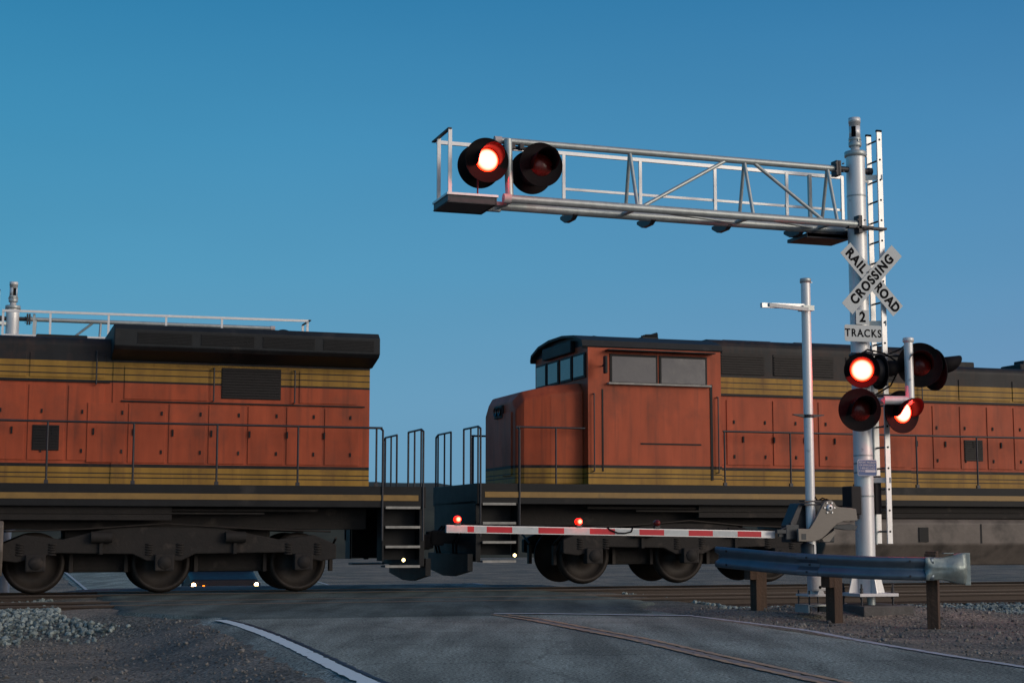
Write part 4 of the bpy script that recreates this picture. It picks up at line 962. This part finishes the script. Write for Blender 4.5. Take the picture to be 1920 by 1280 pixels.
        for y in (-.85, -.6, .6, .85): mb.path([(X(U(.0)), y, 1.15), (X(U(-.10)), y * .97, 1.05), (X(U(-.18)), y * .9, .82), (X(U(-.15)), y * .8, .62)], .022)
        mb.build('brake_hose', M['black'], t)
    # walkway handrails
    for sg in (-1, 1):
        mb = MB(); mb.tube((X(.84), sg * 1.51, 3.03), (X(17.15), sg * 1.51, 3.03), .021, n=8); hr = mb.build('handrail', M['handrail'], t)
        for k in range(12):
            u = .95 + k * 1.47; mb = MB(); mb.tube((X(u), sg * 1.51, 1.95), (X(u), sg * 1.51, 3.03), .019, n=8); mb.box((X(u), sg * 1.51, 1.98), (.07, .05, .06)); mb.build('stanchion', M['handrail'], hr)
        mb = MB(); mb.path([(X(20.1), sg * 1.50, 3.03), (X(21.5), sg * 1.50, 3.03)], .02)
        for u in (20.7, 21.45): mb.tube((X(u), sg * 1.5, 1.95), (X(u), sg * 1.5, 3.03), .018, n=8)
        mb.build('nose_handrail', M['handrail'], t)
    # tank, reservoirs, boxes
    mb = MB(); P_ = [(-1.50, .78), (-1.50, 1.22), (-1.42, 1.30), (1.42, 1.30), (1.50, 1.22), (1.50, .78), (1.18, .34), (-1.18, .34)]
    mb.prism(P_, X(14.9), X(7.5), 'X'); tk = mb.build('fuel_tank', M['tank'], t, bevel=.03)
    mb = MB()
    for sg in (-1, 1):
        for u in (8.6, 11.2, 13.8): mb.box((X(u), sg * 1.503, 1.0), (.035, .012, .40))
        mb.tube((X(9.4), sg * 1.50, 1.10), (X(9.4), sg * 1.57, 1.12), .07, n=14).box((X(12.6), sg * 1.51, .98), (.22, .03, .30))
    mb.build('tank_fitting', M['lblack'], tk)
    mb = MB()
    for sg in (-1, 1): mb.tube((X(7.6), sg * 1.12, 1.44), (X(11.4), sg * 1.12, 1.44), .12, n=18); mb.tube((X(11.9), sg * 1.15, 1.44), (X(14.4), sg * 1.15, 1.44), .10, n=18)
    mb.build('air_reservoir', M['truck'], t)
    # bogies
    for axs in ((2.25, 4.75, 6.95), (15.8, 17.8, 19.85)):
        mb = MB()
        for sg in (-1, 1):
            y0, y1 = (sg * 1.08, sg * 1.26) if sg > 0 else (sg * 1.26, sg * 1.08)
            a, b, c = axs; P_ = [(X(a - .62), .62), (X(a - .62), .88), (X(a - .2), 1.06), (X(a + .45), .98), (X(b - .9), 1.20), (X(b + .9), 1.20), (X(c - .45), .98), (X(c + .2), 1.06), (X(c + .62), .88), (X(c + .62), .62), (X(c + .32), .58), (X(c - .35), .74), (X(b + .55), .72), (X(b + .3), .60), (X(b - .3), .60), (X(b - .55), .72), (X(a + .35), .74), (X(a - .32), .58)]
            mb.prism(P_, y0, y1, 'Y')
        mb.box((X(axs[1] + .95), 0, 1.0), (.35, 2.2, .22)).box((X(axs[1] - .95), 0, 1.0), (.35, 2.2, .22)); bg_ = mb.build('bogie_frame', M['truck'], t, bevel=.02)
        for a, b in zip(axs[:-1], axs[1:]):
            mb = MB(); mb.box((X((a + b) / 2), 0, .80), (b - a - 1.0, 1.3, .82), bev=.06); mb.build('traction_motor', M['truck'], bg_)
        for ax in axs:
            mb = MB()
            for sg in (-1, 1):
                q = sg * .72; mb.lathe([(.0, q + sg * .05), (.12, q + sg * .06), (.14, q + sg * .01), (.42, q - sg * .02), (.44, q + sg * .055), (.515, q + sg * .06), (.515, q - sg * .05), (.545, q - sg * .055), (.545, q - sg * .085), (.0, q - sg * .085)], 'Y', c=(X(ax), 0, .56), n=36)
            mb.tube((X(ax), -1.2, .56), (X(ax), 1.2, .56), .09, n=14); mb.build('wheelset', M['wheelsteel'], bg_)
            mb = MB()
            for sg in (-1, 1): mb.box((X(ax), sg * 1.24, .57), (.34, .24, .30), bev=.03); mb.lathe([(0, sg * .03), (.11, sg * .02), (.12, 0)], 'Y', c=(X(ax), sg * 1.36, .57), n=16)
            mb.build('axle_box', M['truck'], bg_)
            mb = MB()
            for sg in (-1, 1):
                for dx in (-.27, .27):
                    for k in range(5): mb.lathe([(.07, 0), (.085, .014), (.07, .028)], c=(X(ax) + dx, sg * 1.22, .70 + k * .045), n=12)
            mb.build('spring', M['truck'], bg_)
        mb = MB()
        for sg in (-1, 1):
            for u in ((axs[0] + axs[1]) / 2, (axs[1] + axs[2]) / 2): mb.tube((X(u - .18), sg * 1.33, 1.02), (X(u + .18), sg * 1.33, 1.02), .10, n=16); mb.box((X(u), sg * 1.30, .86), (.06, .05, .28))
        mb.build('brake_cylinder', M['truck'], bg_)
        mb = MB()
        for sg in (-1, 1):
            for ax in axs:
                for dx in (-.62, .62): mb.box((X(ax + dx), sg * .74, .58), (.07, .12, .38), bev=.01); mb.tube((X(ax + dx), sg * .74, .80), (X(ax + dx), sg * 1.22, 1.0), .022, n=8)
            mb.path([(X(axs[0] - .5), sg * 1.30, 1.12), (X(axs[0] + .8), sg * 1.30, 1.16), (X(axs[1]), sg * 1.30, 1.26), (X(axs[2] - .8), sg * 1.30, 1.16), (X(axs[2] + .5), sg * 1.30, 1.12)], .016)
        mb.build('brake_rigging', M['wheelsteel'], bg_)
    # horn, bell, antenna
    mb = MB(); mb.box((X(18.2), -.2, 5.0), (.35, .3, .05))
    for k, y in enumerate((-.3, -.2, -.1)): mb.lathe([(.02, 0), (.03, .15), (.07, .26)], 'X', c=(X(18.3), y, 5.06), n=12)
    mb.lathe([(0, 5.09), (.09, 5.07), (.13, 5.0), (.13, 4.95)], c=(X(19.2), .3, 0), n=18); mb.build('horn', M['roof'], t)
    return t
def livcab():
    """cab paint: orange down the side with black and yellow at the foot, same heights as the hood"""
    m = M['livery'].copy(); m.name = 'cab_livery'
    rp = [n for n in m.node_tree.nodes if n.type == 'VALTORGB'][0]; c = rp.color_ramp
    O = (.43, .082, .032, 1)
    for e in c.elements:
        if e.position > 3.7 * .2 and e.position < 4.1 * .2: e.color = O
    c.elements[-1].position = 4.66 * .2
    return m
M['livcab'] = livcab()
L1 = loco()
x, y = xy(7.95, FARC); L1.location = (x, y, .02); L1['label'] = 'orange and black locomotive on the left, its radiator end by the gap'
L2 = copy_tree(L1)
x, y = xy(31.25, FARC); L2.location = (x, y, .10); L2['label'] = 'orange and black locomotive on the right, its cab and nose by the gap'

# ------------------------------------------------------------------ waiting car beyond the tracks
def car():
    YC = 45.0; gzc = road_z(sn(-8.2, YC)[1]); t = thing('parked_car', (-8.18, YC, gzc), math.atan2(.963, -.27) + R(90) + R(180) - R(0), label='dark car with headlights on waiting beyond the tracks', cat='car')
    t.rotation_euler = (0, 0, R(15))
    # local: front towards -y
    side = [(-2.25, .35), (-2.28, .62), (-2.20, .80), (-1.0, .98), (-.35, 1.42), (1.0, 1.46), (1.75, 1.05), (2.25, 1.0), (2.32, .6), (2.25, .32)]
    mb = MB(); vs_ = []; n = len(side)
    for xx, k in ((-.88, 1), (-.80, 0), (.80, 0), (.88, 1)):
        for yy, zz in side: vs_.append(Vector((xx * (1 if zz < 1.0 else .80), yy, zz if k == 0 or zz < .5 else zz - .03)))
    mb._add(vs_, [(i * n + j, i * n + (j + 1) % n, (i + 1) * n + (j + 1) % n, (i + 1) * n + j) for i in range(3) for j in range(n)] + [tuple(range(n)), tuple(range(3 * n, 4 * n))[::-1]])
    body = mb.build('body', M['carpaint'], t, bevel=.03)
    mb = MB(); mb._add([Vector(v) for v in [(-.68, -.97, 1.0), (.68, -.97, 1.0), (.58, -.40, 1.41), (-.58, -.40, 1.41)]], [(0, 1, 2, 3)]); mb.build('windscreen', M['glass'], body, solid=.02)
    for sx in (-1, 1):
        for yy in (-1.4, 1.4):
            mb = MB(); mb.tube((sx * .72, yy, .32), (sx * .90, yy, .32), .32, n=24); w = mb.build('wheel', M['tyre'], t); mb = MB(); mb.tube((sx * .88, yy, .32), (sx * .91, yy, .32), .19, n=16); mb.build('rim', M['alu'], w)
        mb = MB(); mb.box((sx * .82 if sx < 0 else .82, -2.27, .66), (.22, .05, .13), bev=.02); hb = mb.build('headlight', M['glass'], t)
        mb = MB(); mb.lathe([(0, -.02), (.055, 0)], 'Y', c=(sx * .82, -2.30, .66), n=16); mb.build('beam_lamp', M['head'], hb)
    mb = MB(); mb.tube((-.56, -2.30, .62), (-.56, -2.33, .62), .035, n=12); mb.build('indicator', M['amber'], t)
    mb = MB(); mb.box((0, -2.28, .55), (.9, .03, .16)); mb.build('grille', M['black'], t)
    return t
car()
